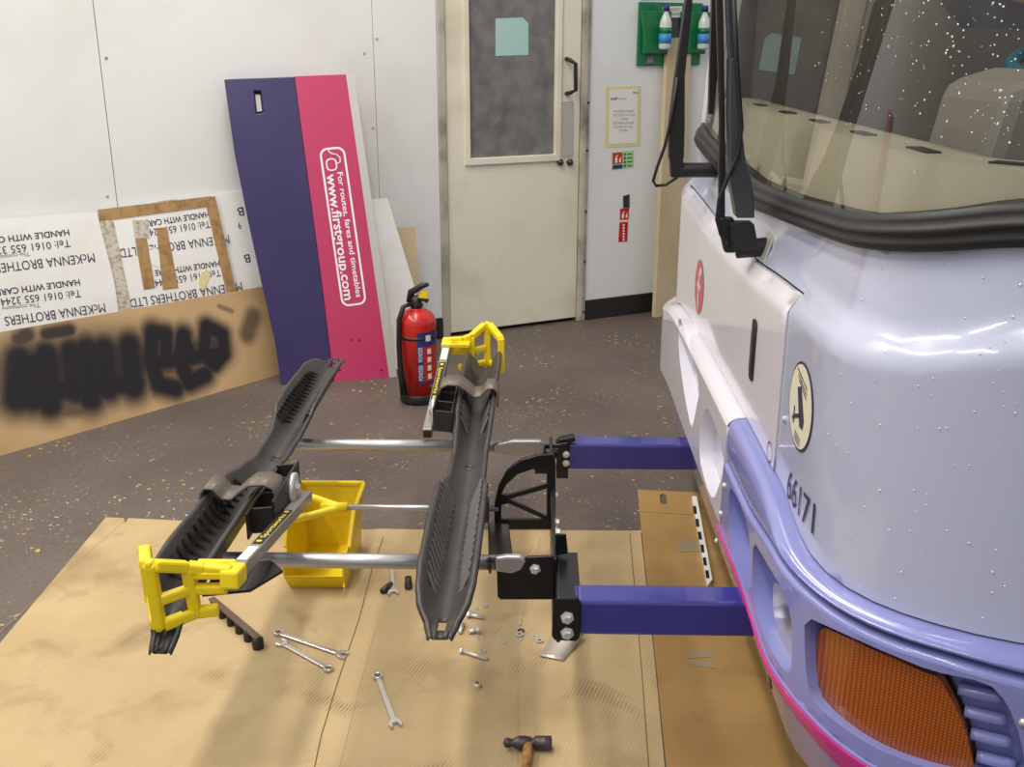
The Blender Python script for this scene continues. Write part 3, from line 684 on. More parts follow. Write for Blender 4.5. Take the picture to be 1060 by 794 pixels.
# sticker and fleet number on the corner
cs = bus_hit(829.5, 421, 0); cr = abs(bus_hit(829, 369, 0)[1] - bus_hit(830, 473, 0)[1]) / 2 * .98
stk = patch('camera_sticker', ring(cr, cs), .0015, M_INK, bus, (), (.02, .02))
patch('sticker_face', ring(cr * .94, cs), .0022, M_CREAMP, stk, (), (.02, .02))
def cs_poly(pts, nm, m=M_INK): return patch(nm, [(cs[0] - x * cr, cs[1] + y * cr) for x, y in pts], .0032, m, stk, (), None, 0, False)
cs_poly(((-.30, .36), (-.02, .46), (.42, -.20), (.36, -.42), (.10, -.42)), 'camera_symbol')
cs_poly(((-.45, -.12), (-.38, -.12), (-.38, -.30), (.05, -.14), (.1, -.22), (-.38, -.40), (-.38, -.52), (-.45, -.52)), 'camera_bracket')
cs_poly(((-.55, -.38), (-.45, -.38), (-.45, -.46), (-.55, -.46)), 'camera_bracket')
for y0 in (.78, .66, .56):
    cs_poly(((-.45 + (.78 - y0), y0), (.45, y0 - .22), (.45, y0 - .26), (-.45 + (.78 - y0), y0 - .04)), 'printed_line')
for y0 in (-.62, -.70, -.78): cs_poly(((-.25, y0), (.25, y0 - .05), (.25, y0 - .08), (-.25, y0 - .03)), 'printed_line')
fa, fb = bus_hit(814.5, 519, 0), bus_hit(842, 556, 0); fb = (fb[0], fa[1] + (fb[1] - fa[1]) * .8)
hgt = abs(bus_hit(818, 519, 0)[1] - bus_hit(818, 485, 0)[1])
lettering('fleet_number', '66171', lambda u, v: B(-u, v, .002), (-fa[0], fa[1] + .012), (-fb[0], fb[1] + .008), hgt, M_INK, bus, 0.0)
G().lathe(B(*bus_hit(813, 434, 0), 0), [(.008, 0), (.006, .005), (0, .007)], 12, (-.9, -.3, 0)).done('panel_bolt', M_BODY, bus, True)

# bumper: lip, centre piece, lamp surround, stripe, skirt
Sj = bus_hit(748, 500, .045)[0]
z3 = lambda pts: [(660 + x / 2.6475, 494 + y / 2.6475) for x, y in pts]
lip_off = lambda s, z: .042 * math.sin(math.pi / 2 * max(0, min(1, (zU(s) - z) / .03))) ** .7 if z < zU(s) else 0.0
lipG = lambda s: zG(s) + .004
def strip(name, lo, hi, prof, s0, s1, m, parent, n=130):
    vs = []; fs = []; k = len(prof)
    for s in srange(s0, s1, n):
        for o_, t, dz in prof: vs.append(B(s, lo(s) + (hi(s) - lo(s)) * t + dz, o_))
    for i in range(n):
        for j in range(k - 1): fs.append((i * k + j, i * k + j + 1, (i + 1) * k + j + 1, (i + 1) * k + j))
    return build(name, vs, fs, m, parent, True)
lip = strip('bumper_lip', lipG, zU, [(-.01, 1, .0), (.018, 1, -.001), (.030, 1, -.005), (.038, 1, -.012), (.042, .6, 0), (.042, .3, 0), (.040, 0, .006), (.034, 0, .001), (.015, 0, -.001)], SMIN, Sj, M_LILAC, bus)
P1 = roundpoly(on_bus(z3([(252, 22), (278, 62), (304, 130), (310, 200), (312, 322), (290, 290), (260, 212), (250, 120)]), .045), 1)
P2 = roundpoly(on_bus(z3([(318, 172), (350, 225), (396, 296), (422, 375), (426, 470), (420, 548), (390, 512), (352, 445), (324, 372), (315, 280)]), .045), 1)
P3 = roundpoly(on_bus(z3([(458, 378), (560, 424), (700, 486), (800, 528), (960, 560), (1015, 620), (1052, 720), (1075, 860), (900, 822), (760, 785), (640, 735), (530, 660), (472, 600), (460, 500)]), .045), 1)
sur_off = lambda s, z: .046 - .02 * sm(1 - (zG(s) - z) / .02) - .012 * sm(1 - (z - zP(s)) / .02)
sur = patch('lamp_surround', dense(band(SMIN, Sj, lambda s: zP(s) + .012, lambda s: zG(s) - .013, 80), .03), .046, M_LILAC, bus, [P1, P2, P3], (.025, .010), .05)
strip('surround_edge', zG, zG, [(.046, 0, -.013), (.045, 0, -.008), (.041, 0, -.004), (.034, 0, -.002), (.01, 0, -.002)], SMIN, Sj, M_LILAC, sur)
strip('surround_edge', zP, zP, [(.046, 0, .012), (.047, 0, .009), (.050, 0, .007), (.046, 0, .004)], SMIN, Sj, M_LILAC, sur)
for P, nm in ((P1, 'pocket_back'), (P2, 'lamp_pocket_back'), (P3, 'indicator_pocket_back')):
    patch(nm, P, -.004, M_LILAC if nm == 'pocket_back' else (M_LILAC if nm[0] == 'i' else M_LILAC), sur, (), (.03, .02))
for px, py in ((750, 503), (746, 532), (1059, 748), (741, 560)):
    h = bus_hit(px, py, .046 if px != 741 else .02)
    G().lathe(B(*h, .044 if px != 741 else .016), [(.007, 0), (.008, .004), (0, .008)], 10, (-1, 0, 0) if px < 900 else (0, -1, 0)).done('fixing_screw', M_ZINC, sur, True)
HL = roundpoly(on_bus(z3([(368, 285), (395, 300), (414, 360), (424, 440), (420, 530), (398, 500), (378, 420), (368, 350)]), .02), 1)
hl = patch('headlamp_lens', HL, .018, M_CHROME, bus, (), (.015, .015), .02)
IND = roundpoly(on_bus(z3([(482, 396), (560, 428), (700, 490), (790, 532), (830, 545), (868, 610), (906, 690), (932, 800), (938, 850), (850, 812), (760, 787), (640, 737), (535, 664), (478, 600), (472, 480)]), .03), 1)
patch('lamp_housing', P3 and [p for p in IND], .002, M_RUB, bus, (), (.03, .02))
cx_, cz_ = sum(p[0] for p in IND) / len(IND), sum(p[1] for p in IND) / len(IND)
shr = [(cx_ + (p[0] - cx_) * .955, cz_ + (p[1] - cz_) * .955) for p in IND]
patch('indicator_lamp', shr, lambda s, z: .030 - .25 * ((s - cx_) ** 2 + (z - cz_) ** 2), M_AMBER, bus, (), (.015, .012), .02)
for k in range(5):
    y0 = 590 + k * 62; x0 = 862 + k * 17
    h0, h1 = on_bus(z3([(x0 + 14, y0), (1000 + k * 12, y0 + 26)]), .02)
    if h0 and h1:
        G().tube([B(h0[0] + (h1[0] - h0[0]) * t, h0[1] + (h1[1] - h0[1]) * t, .008) for t in srange(0, 1, 6)], .010, 8).done('louvre_rib', M_LILAC, sur, True)
cen_off = lambda s, z: .044 * math.sin(math.pi / 2 * max(0, min(1, (zU(s) - z) / .035))) ** .6
z2 = lambda pts: [(660 + x / 2.6475, 250 + y / 2.6475) for x, y in pts]
CP1 = roundpoly(on_bus(z2([(190, 445), (222, 530), (240, 610), (226, 660), (208, 712), (188, 672), (168, 590), (172, 500)]), .044), 1)
CP2 = roundpoly(on_bus(z2([(112, 190), (140, 290), (172, 400), (156, 480), (148, 520), (128, 420), (112, 300)]), .044), 1)
cen = patch('bumper_centre', dense(band(Sj + .003, SMAX, lambda s: zP(s) + .006, lambda s: zU(s) - .022, 90), .03), .044, M_FLAP, bus, [CP1, CP2], (.035, .02), .045)  # whiter than the lilac sides; the bright wall's reflection is put into the colour
strip('centre_top_edge', zU, zU, [(-.01, 0, 0), (.018, 0, -.001), (.030, 0, -.005), (.039, 0, -.012), (.044, 0, -.022)], Sj + .003, SMAX, M_FLAP, cen)
for P in (CP1, CP2): patch('pocket_back', P, .006, M_BODY, cen, (), (.04, .03))
st_off = lambda s, z: .054 - .01 * max(0, (zP(s) - z) / .03)
patch('pink_stripe', dense(band(SMIN, Sj + .01, lambda s: zP(s) - .014 - .03 * sm(-s / .3), lambda s: zP(s) + .006, 80), .03), st_off, M_STRIPE, bus, (), (.03, .006), .02)
sk_off = lambda s, z: .034 - .06 * max(0, (zP(s) - z) / .25)
patch('skirt', dense(band(SMIN, Sj + .012, lambda s: .27, lambda s: zP(s) - .008, 70), .03), sk_off, M_SKIRT, bus, (), (.04, .03), .015)
patch('skirt', dense(band(Sj + .016, SMAX, lambda s: .27, lambda s: zP(s) + .004, 70), .03), sk_off, M_SKIRT, bus, (), (.04, .03), .015)
sx_ = bus_hit(786, 710, .02)[0]
g = G(); 
for z_ in srange(.28, .44, 6)[:-1]: g.bar(B(sx_, z_, sk_off(sx_, z_) + .001), B(sx_, z_ + .027, sk_off(sx_, z_ + .027) + .001), .004, .002, (1, 0, 0))
g.done('skirt_seam', M_GAP, bus)

# windscreen, seal, roof
ZT = 2.55
gl_off = lambda s, z: -.062 - .06 * (z - 1.25)
SG0, SG1 = CN - .35, BY1 - BY0 + BR * .30
patch('windscreen', dense(band(SG0, SG1, lambda s: zV(s) - .01, lambda s: ZT, 90), .05), gl_off, M_GLASS, bus, (), (.04, .06))
def sweep(name, f, prof, s0, s1, m, n=110):
    vs = []; fs = []; k = len(prof)
    for s in srange(s0, s1, n):
        for o_, dz in prof: vs.append(B(s, f(s) + dz, o_))
    for i in range(n):
        for j in range(k): fs.append((i * k + j, i * k + (j + 1) % k, (i + 1) * k + (j + 1) % k, (i + 1) * k + j))
    return build(name, vs, fs, m, bus, True)
hS = lambda s: zV(s) - zW(s)
vs = []; fs = []; N = 110
prof = [(-.075, -.006), (-.036, .0), (-.030, .25), (-.040, .38), (-.034, .45), (-.036, .62), (-.046, .68), (-.044, .80), (-.050, 1.0), (-.085, 1.05)]
for s in srange(SG0, SG1 + .05, N):
    for o_, t in prof: vs.append(B(s, zW(s) + hS(s) * t, o_))
k = len(prof)
for i in range(N):
    for j in range(k): fs.append((i * k + j, i * k + (j + 1) % k, (i + 1) * k + (j + 1) % k, (i + 1) * k + j))
seal = build('windscreen_seal', vs, fs, M_RUB, bus, True)
patch('corner_pillar', dense(band(SG1, SMAX, zW, lambda s: ZT, 40), .06), lambda s, z: gl_off(s, z) + .015, M_FLAP, bus, (), (.08, .1), .03)
patch('side_upper', dense(band(SMIN, SG0, zW, lambda s: ZT, 40), .06), lambda s, z: gl_off(s, z) + .01, M_BODY, bus, (), (.1, .1), .03)
G().box((BX + .05, BY0 - BR + .06, ZT), (3.4, BY1 + BR - .06, ZT + .25)).done('roof', M_BODY, bus, bevel=.05)
G().box((BX + .1, BY0 - BR + .08, .42), (3.4, BY1 + BR - .08, .46)).done('cab_floor', M_DARKIN, bus)
G().box((2.3, BY0 - BR + .06, .42), (2.36, BY1 + BR - .06, ZT)).done('cab_partition', M_DARKIN, bus)
cl_ = G().box((1.0, 1.9, ZT - .03), (1.12, 2.9, ZT)).done('added_cab_strip', M_PAPER, bus); area('cab_fill_light', (1.06, 2.4, ZT - .04), .1, .9, 2.5)  # strip and lamp added to brighten the dashboard; no such source is seen
# dashboard behind the windscreen
ZD = 1.335; dprof = [(-.085, 0), (-.092, .35), (-.10, .7), (-.112, .95), (-.122, 1), (-.20, 1.0), (-.235, .97), (-.25, .6), (-.33, -1.5)]
vs = []; fs = []; k = len(dprof)
for s in srange(CN - .3, BY1 - BY0 + BR * .3, N):
    for o_, t in dprof: vs.append(B(s, zV(s) - .01 + (ZD - zV(s) + .01) * t, o_))
for i in range(N):
    for j in range(k - 1): fs.append((i * k + j, i * k + j + 1, (i + 1) * k + j + 1, (i + 1) * k + j))
dash = build('dashboard', vs, fs, M_DASH, bus, True)
dz_ = lambda s: ZD - .001
for px, py in ((735, 101), (752, 104), (787, 112), (815, 120), (848, 131), (893, 144), (955, 160), (1045, 177)):
    h = bus_hit(px, py, -.155)
    if h: 
        q = [B(h[0] + a, dz_(h[0] + a) , b) for a, b in ((-.045, -.142), (.045, -.142), (.045, -.168), (-.045, -.168))]
        build('vent_slot', q + [p + Vector((0, 0, .004)) for p in q], [(0, 1, 2, 3), (4, 5, 6, 7), (0, 1, 5, 4), (1, 2, 6, 5), (2, 3, 7, 6), (3, 0, 4, 7)], M_RUB, dash)
prism('instrument_hood', Plane((0, 2.05, 0), (1, 0, 0), (0, 0, 1)), [(.86, 1.2), (1.5, 1.2), (1.5, 1.40), (1.3, 1.44), (1.0, 1.45), (.9, 1.42)], -.35, 0, M_INTER, bus, bevel=.03)
G().tube([Vector((1.25 + .22 * math.cos(a), 2.32 + .2 * math.sin(a), 1.44 + .05 * math.sin(a))) for a in srange(0, 2 * math.pi, 32)], .016, 10, False).done('steering_wheel', mat('teal_grip', (30, 110, 130), .5), bus, True)
prism('cab_side_panel', yplane(3.5), [(.7, .5), (2.3, .5), (2.3, 1.5), (1.35, 1.55), (1.05, 1.85), (.7, 1.9)], -.03, 0, M_INTER, bus)
prism('poster_reflection', yplane(3.46), [(1.22, 1.68), (1.42, 1.66), (1.42, 1.85), (1.22, 1.85)], -.004, 0, M_PAPERB, bus)  # this and the next sheet are added for posters reflected in the windscreen
prism('poster_reflection', yplane(3.46), [(1.43, 1.64), (1.6, 1.60), (1.6, 1.8), (1.43, 1.85)], -.004, 0, M_BEIGE, bus)
# wipers
def wiper(parts, hose, pivot, plate):
    hw = bus_hit(*pivot[0], -.045); near = hw is not None and 0 < hw[0] < SC; py_ = BY0 + hw[0] if near else 3.02; pl = yplane(py_)
    a0, a1 = pivot; p0, p1 = pl.px(*a0), pl.px(*a1)
    piv = G().tube([p0 + Vector((.03 if near else .11, 0, 0)), p1], .021, 16).done('wiper', M_RUB, bus, True, .002)
    for nm, pxs, h0, h1, m in parts: pxprism(nm, pl, pxs, h0, h1, m, piv, (), .003)
    G().tube([pl.px(*p, .03) for p in hose], .0045, 8).done('washer_hose', M_RUB, piv, True)
    if plate: patch('mounting_plate', rrect((hw[0] - .045, hw[1] - .03), (hw[0] + .03, hw[1] + .028), .005), lambda s, z: body_off(s, z) + .004, M_ZINC, piv, (), None, .004)
    return piv
M_ARM = mat('wiper_arm_black', (58, 60, 66), .3)
wiper([('arm_head', [(755, 230), (779, 230), (782, 246), (784, 260), (766, 262), (756, 258)], -.03, .02, M_RUB),
             ('wiper_arm', [(761, 224), (779, 224), (778, 200), (775, 182), (769, 160), (765, 120), (762, 60), (754, 60), (753, 120), (755, 190)], -.025, .025, M_ARM),
             ('arm_extension', [(754, 64), (763, 64), (760, 0), (757, -60), (748, -60), (751, 0)], -.012, .012, M_ARM),
             ('parallel_link', [(745, 228), (752, 228), (752, 120), (749, -60), (741, -60), (746, 120)], -.03, -.015, M_RUB),
             ('link_base', [(743, 226), (760, 226), (761, 262), (751, 262)], -.03, 0, M_RUB)],
      [(751, 250), (744, 240), (740, 225), (742, 205), (752, 180), (761, 160), (765, 130), (762, 90), (760, 60), (756, -30)], ((796, 254), (762, 258)), [(788, 240), (800, 240), (800, 270), (788, 268)])
wiper([('wiper_arm', [(692, 164), (707, 164), (708, 130), (708, 80), (716, 0), (720, -40), (714, -40), (709, 0), (698, 80), (692, 130)], -.02, .02, M_RUB),
             ('arm_head', [(693, 162), (706, 162), (709, 183), (694, 183)], -.02, .02, M_RUB)],
      [(700, 182), (688, 190), (678, 191), (675, 186), (679, 172), (687, 150), (695, 115), (700, 80)], ((722, 176), (700, 176)), None)
pl_ = yplane(2.35)
pxprism('wiper_blade', pl_, [(733, 118), (738, 118), (744, 60), (746, -60), (738, -60), (735, 40)], -.01, .01, M_RUB, bus)
# rain drops
random.seed(3); g = G()
def drop(s, z, off, r):
    c = B(s, z, off); nrm = (B(s, z, off + .1) - c).normalized(); e = nrm.orthogonal().normalized(); b_ = nrm.cross(e)
    ring_ = [c + (e * math.cos(2 * math.pi * k / 7) + b_ * math.sin(2 * math.pi * k / 7)) * r for k in range(7)]; mid = [c + (p - c) * .65 + nrm * r * .45 for p in ring_]
    g.add(ring_ + mid + [c + nrm * r * .6], [(k, (k + 1) % 7, (k + 1) % 7 + 7, k + 7) for k in range(7)] + [(k + 7, (k + 1) % 7 + 7, 14) for k in range(7)])
for _ in range(330):
    px, py = random.uniform(800, 1060), random.uniform(-20, 150) if random.random() < .9 else random.uniform(0, 200)
    if random.random() > .25 + (px - 800) / 300: continue
    h = bus_hit(px, py, gl_off)
    if h: drop(h[0], h[1], gl_off(*h) + .001, random.uniform(.0006, .0018))
for _ in range(80):
    h = bus_hit(random.uniform(850, 1060), random.uniform(250, 640), body_off)
    if h and h[1] > zU(h[0]) + .01: drop(h[0], h[1], body_off(*h) + .0005, random.uniform(.0008, .0022))
tag(g.done('water_drops', M_DROP, bus, True), kind='stuff')

# ---------------------------------------------------------------- bike rack
ZB = .392; YN, YF = 1.80, 2.72
rack = root('bike_rack', (-.1, 2.28, .3), 'folding bike rack with two wheel trays and blue beams on the bus front', 'bike rack')
def hexbolt(p, axis, r, par, m=None):
    G().lathe(p, [(r * 1.35, 0), (r * 1.35, .002), (r, .0021), (r, .009), (r * .7, .011)], 6, axis).done('bolt', m or M_ZINC, par)
for y, pa in ((YN, (598, 640)), (YF, (587, 473))):
    x0 = at_y(*pa, y).x; zc = at_y(*pa, y).z
    bm_ = G().box((x0, y, zc - .039), (BX + .03, y + .07, zc + .039)).done('mounting_beam', M_BLUE, rack, bevel=.007)
    G().box((x0 - .004, y + .004, zc - .035), (x0, y + .066, zc + .035)).done('end_cap', M_BLUE, bm_)
# near bracket: folded plate on the beam face and upright
PN1 = yplane(YN - .004); br = pxprism('beam_bracket', PN1, [(572, 622), (577, 616), (598, 616), (601, 622), (600, 657), (597, 661), (574, 660), (571, 656)], 0, .012, M_STEELB, rack, (), .003)
for py in (636, 652): hexbolt(PN1.px(587, py, .012), (0, -1, 0), .0105, br)
xs0 = 0; u0, u1 = at_y(573, 640, YN).x, at_y(586, 630, YN).x
G().bar((u0 + .01, YN - .01, .40), (u0 + .01, YN + .22, .40), .008, .085).done('bracket_upright', M_STEELB, rack, bevel=.002)
G().bar((u0 + .03, YN + .02, .437), (u0 + .03, YN + .22, .437), .05, .006).done('bracket_flange', M_STEELB, rack, bevel=.002)
pxprism('bracket_tab', yplane(YN + .2), [(575, 552), (586, 552), (588, 572), (575, 574)], 0, .006, M_STEELB, rack, (), .002)
PF1 = yplane(YF - .004); bf = pxprism('beam_bracket', PF1, [(574, 459), (588, 457), (588, 494), (576, 494)], 0, .010, M_STEELB, rack, (), .002)
pxprism('bracket_tab', PF1, [(575, 459), (580, 455), (594, 452), (596, 456), (588, 461)], -.03, .002, M_STEELB, rack, (), .002)
for px, py in ((586, 469), (586, 478)): hexbolt(PF1.px(px, py, .010), (0, -1, 0), .008, bf)
# pivot frame: back plate, near plate, quadrant plate, far plate, bottom strap
YA, YM, YE = 1.93, 2.30, 2.64
xb = at_y(574, 590, YA).x
backp = G().bar((xb, YA, .395), (xb, YE, .395), .008, .15).done('pivot_frame', M_STEELB, rack, bevel=.002)
for (px, py, yy) in ((579, 513, 2.32), (578, 541, 2.15), (583, 551, 2.05), (580, 478, 2.58)):
    q = at_y(px, py, yy); hexbolt(Vector((xb + .004, yy, q.z)), (1, 0, 0), .009, backp)
PA = yplane(YA)
pxprism('pivot_plate', PA, [(514, 582), (538, 581), (546, 576), (572, 575), (574, 578), (574, 616), (571, 620), (518, 620), (515, 617)], -.006, .004, M_STEELB, backp, (), .002)
hexbolt(PA.px(554, 588, .004), (0, -1, 0), .009, backp)
PM = yplane(YM)
pxprism('latch_quadrant', PM, [(512, 547), (512, 520), (516, 502), (525, 486), (540, 476), (558, 471), (573, 470), (575, 476), (575, 547)], -.005, .005, M_STEELB, backp,
        [[(519, 537), (519, 522), (526, 520), (560, 535), (562, 537)], [(527, 516), (566, 505), (566, 533), (562, 533)], [(519, 511), (524, 501), (536, 490), (551, 485), (566, 484), (566, 500), (525, 512)]])
pxprism('pivot_plate', yplane(YE), [(550, 463), (560, 460), (574, 460), (575, 490), (554, 490)], -.005, .005, M_STEELB, backp, (), .002)
q0, q1 = PA.px(519, 580), PM.px(516, 541)
G().bar(q0, q1, .05, .006).bar(q0 - Vector((.024, 0, .014)), q1 - Vector((.024, 0, .014)), .005, .034).done('bottom_strap', M_STEELB, backp, bevel=.002)
arc = [PM.px(*p) for p in ((514, 545), (514, 522), (518, 505), (526, 490), (540, 480), (556, 475))]
build('curved_strap', [p + Vector((0, d_, 0)) for p in arc for d_ in (.005, .03)], [(2 * i, 2 * i + 1, 2 * i + 3, 2 * i + 2) for i in range(5)], M_STEELB, backp, True, 0, .005)
# tubes
ZT1 = at_y(400, 581, YA + .02).z; ZT2 = at_y(430, 454, YE).z
tx1 = at_y(268, 583, YA).x; te1 = at_y(520, 583, YA).x
g = G().tube([(tx1 - .10, YA + .02, ZT1), (te1, YA + .02, ZT1)], .0165, 16); t1 = g.done('cross_tube', M_TUBE, rack, True)
pxprism('flattened_end', yplane(YA + .004), [(512, 576), (524, 574), (540, 574), (545, 579), (540, 588), (530, 592), (514, 590)], -.008, .010, M_TUBE, t1, (), .005)
tx2 = at_y(318, 450, YE).x; p_a = at_y(318, 450, YE); p_b = at_y(520, 462, YE)
g = G().tube([(p_a.x - .12, YE, p_b.z), (p_b.x, YE, p_b.z)], .0165, 16); t2 = g.done('cross_tube', M_TUBE, rack, True)
pxprism('flattened_end', yplane(YE - .02), [(512, 459), (530, 455), (560, 455), (564, 460), (564, 468), (558, 469), (558, 480), (553, 480), (551, 469), (530, 471), (512, 468)], -.008, .012, M_TUBE, t2, (), .004)
hb = at_y(570, 469, YE - .03); G().tube([hb - Vector((.02, 0, 0)), hb + Vector((.02, 0, 0))], .013, 14).done('pivot_pin', M_STEELB, t2, True)
# latch rod with yellow loop handle
YR = 2.30; ra, rb_ = at_y(340, 509, YR), at_y(512, 518, YR); zr = .41
rod = G().tube([(ra.x, YR, zr), (rb_.x + .01, YR, zr)], .0075, 12).done('latch_rod', M_TUBE, rack, True)
cl = at_y(502, 516, YR); G().box((cl.x - .025, YR - .02, zr - .03), (cl.x + .01, YR + .02, zr + .025)).done('rod_clamp', M_TRAY, rod, bevel=.004)
hx = ra.x
loop = [(.03, 0), (-.0, .012), (-.04, .03), (-.08, .044), (-.115, .045), (-.14, .035), (-.145, 0), (-.14, -.035), (-.115, -.045), (-.08, -.044), (-.04, -.03), (0, -.012)]
G().tube([(hx + a, YR + b * .9, zr + b * .35) for a, b in loop + loop[:1]], .0095, 10, False).tube([(hx - .02, YR, zr), (hx + .045, YR, zr)], .012, 12).done('loop_handle', M_YEL, rod, True)

# wheel tray, built once round its own middle, hoop end towards +y
sec = [(-.815, .0, .014, .016, .003), (-.775, -.001, .018, .024, .008), (-.73, .0, .026, .044, .034), (-.68, 0, .03, .051, .050), (-.6, 0, .032, .054, .066), (-.40, 0, .032, .055, .074), (-.24, 0, .032, .054, .070), (-.19, 0, .030, .047, .046), (-.10, 0, .028, .041, .030),
       (.05, 0, .028, .040, .030), (.16, 0, .030, .044, .048), (.28, 0, .032, .048, .072), (.45, 0, .033, .050, .084), (.62, 0, .033, .052, .086), (.74, 0, .031, .050, .078), (.78, 0, .026, .04, .05), (.815, -.008, .016, .026, .022), (.85, -.030, .014, .018, .004), (.875, -.044, .012, .014, .003)]
def lerp_sec(y):
    for a, b in zip(sec[:-1], sec[1:]):
        if a[0] <= y <= b[0]:
            t = sm((y - a[0]) / (b[0] - a[0])); return [a[i] + (b[i] - a[i]) * t for i in range(5)]
def tray_obj():
    vs = []; fs = []; ys = srange(-.815, .875, 100); K = 10
    for y in ys:
        _, zf, hf, ht, h = lerp_sec(y); zf += .02 * (abs(y) / .815) ** 4
        for x, z in ((-ht - .006, h - .006), (-ht - .001, h + .001), (-ht + .004, h - .004), (-hf - (ht - hf) * .35, h * .38), (-hf * .55, .006), (-.009, 0), (.009, 0), (hf * .55, .006), (hf + (ht - hf) * .35, h * .38), (ht - .004, h - .004), (ht + .001, h + .001), (ht + .006, h - .006)):
            vs.append((x, y, z + zf))
    K = 12
    for i in range(len(ys) - 1):
        for j in range(K - 1): 
            if ((-.785 < ys[i] < -.755) or (abs(ys[i] - .0) < .012)) and j == 5: continue
            fs.append((i * K + j, i * K + j + 1, (i + 1) * K + j + 1, (i + 1) * K + j))
    t = build('wheel_tray', vs, fs, M_TRAY, rack, True, 0, .004)
    g = G()
    for k in range(15):
        y = -.66 + k * .03
        for sx in (-1, 1):
            _, zf, hf, ht, h = lerp_sec(y); g.bar((sx * (hf * .62), y, .010), (sx * (ht - .010), y + .05, h * .82), .006, .006)
    for k in range(14):
        y = .22 + k * .035
        for sx in (-1, 1):
            _, zf, hf, ht, h = lerp_sec(y); g.bar((sx * (hf * .62), y, .010), (sx * (ht - .008), y + .03, h * .85), .006, .006)
    tag(g.done('tread_ribs', M_TRAY, t), kind='stuff')
    # band bridging the tray and the arm housing
    bp = [(.060, .045), (.060, .085), (.050, .100), (.030, .098), (.012, .076), (-.008, .074), (-.030, .094), (-.050, .108), (-.082, .110), (-.102, .100), (-.109, .075), (-.111, .02)]
    vs = []; fs = []
    sp = []
    for i in range(len(bp) - 1):
        for q in range(3): sp.append((bp[i][0] + (bp[i + 1][0] - bp[i][0]) * q / 3, bp[i][1] + (bp[i + 1][1] - bp[i][1]) * q / 3))
    sp.append(bp[-1])
    for x, z in sp: vs += [(x, .345, z), (x, .425, z + .004)]
    for i in range(len(sp) - 1): fs.append((2 * i, 2 * i + 2, 2 * i + 3, 2 * i + 1))
    build('wheel_band', vs, fs, mat('brown_grey_band', (104, 94, 86), .38), t, True, 0, .005)
    g = G()                                                             # arm housing: ladder of plates beside the tray
    g.bar((-.110, .22, .06), (-.110, .46, .065), .006, .055).bar((-.062, .22, .04), (-.062, .50, .05), .005, .06)
    for y in (.22, .30, .38, .46): g.bar((-.110, y, .05), (-.06, y, .045), .006, .06)
    g.bar((-.110, .22, .03), (-.110, .46, .03), .012, .010)
    g.done('arm_housing', M_BLACK, t, bevel=.002)
    G().lathe((-.111, .30, .05), [(.036, 0), (.038, .003), (.038, .010), (.030, .013), (.012, .013), (.012, .02)], 22, (-1, 0, 0)).done('pivot_disc', M_ZINC, t, True)
    prism('end_wing', Plane((0, 0, .012), (1, 0, 0), (0, 1, 0)), [(-.03, .60), (-.13, .58), (-.165, .62), (-.12, .70), (-.03, .72)], -.004, .004, M_BLACK, t, (), .002)
    # support arm: bar with sticker, yellow wheel hook
    a0, a1 = Vector((-.131, .24, .004)), Vector((-.120, .80, .098)); dirv = (a1 - a0).normalized()
    arm = G().bar(a0, a1, .026, .026).done('support_arm', mat('grey_arm_tube', (150, 146, 140), .4, .35), t, bevel=.003)
    G().bar(a0 - dirv * .001, a0 - dirv * .006, .022, .022).done('end_plug', M_RUB, arm)
    up = Vector((0, 0, 1)); nrm = (up - dirv * up.dot(dirv)).normalized(); side = dirv.cross(nrm)
    SPL = Plane(a0 + nrm * .0135, dirv, -side)
    if SPL.n.z < 0: SPL = Plane(a0 + nrm * .0135, dirv, side)
    prism('black_sticker', SPL, [(.17, -.010), (.41, -.010), (.41, .010), (.17, .010)], 0, .0008, M_RUB, arm)
    for x in (.185, .395): prism('yellow_dot', SPL, [(x + .006 * math.cos(q), .006 * math.sin(q)) for q in srange(0, 2 * math.pi * .92, 11)], .0008, .0014, M_YEL, arm)
    lettering('printed_text', 'Sportworks', lambda u, v: SPL.pt(u, v, .0014), (.375, .006), (.205, .006), .011, M_YEL, arm, .01)
    prism('white_label', SPL, [(.43, -.010), (.51, -.010), (.51, .010), (.43, .010)], 0, .0008, M_PAPER, arm)
    e = a1
    hk = G().bar(e - dirv * .035, e + dirv * .022, .036, .036).done('yellow_hook', M_YEL, t, False, .006)
    xs_, ye = e.x, e.y; zU_, zL_ = e.z + .012, e.z - .075
    vee = [(-.120, .0, 0), (-.070, .0, .004), (-.042, .008, .012), (.0, .055, .040), (.014, .055, .040), (.056, -.045, .018)]
    g = G()
    for a, b in zip(vee[:-1], vee[1:]): g.bar((a[0], ye + a[1], zU_ + a[2]), (b[0], ye + b[1], zU_ + b[2]), .022, .022)
    g.done('upper_rail', M_YEL, hk, False, .005)
    g = G(); lo = [(-.085, -.012), (-.045, .0), (.0, .045), (.014, .045), (.056, -.05)]
    for a, b in zip(lo[:-1], lo[1:]): g.bar((a[0], ye + a[1], zL_), (b[0], ye + b[1], zL_), .020, .022)
    g.done('lower_rail', M_YEL, hk, False, .005)
    zm = (zU_ + zL_) / 2 + .008; G().bar((-.11, ye, zm), (-.043, ye + .004, zm), .018, .02).bar((-.043, ye + .004, zm), (.007, ye + .05, zm), .018, .02).done('middle_rail', M_YEL, hk, False, .005)
    for p, q in (((.056, -.045), (.056, -.05)), ((.007, .055), (.007, .045)), ((-.042, .008), (-.045, 0))):
        G().bar((p[0], ye + p[1], zU_ + (.012 if p[0] < 0 else .024 if p[0] > .03 else .044)), (q[0], ye + q[1], zL_ - .006), .022, .022, (0, 1, 0)).done('hook_post', M_YEL, hk, False, .005)
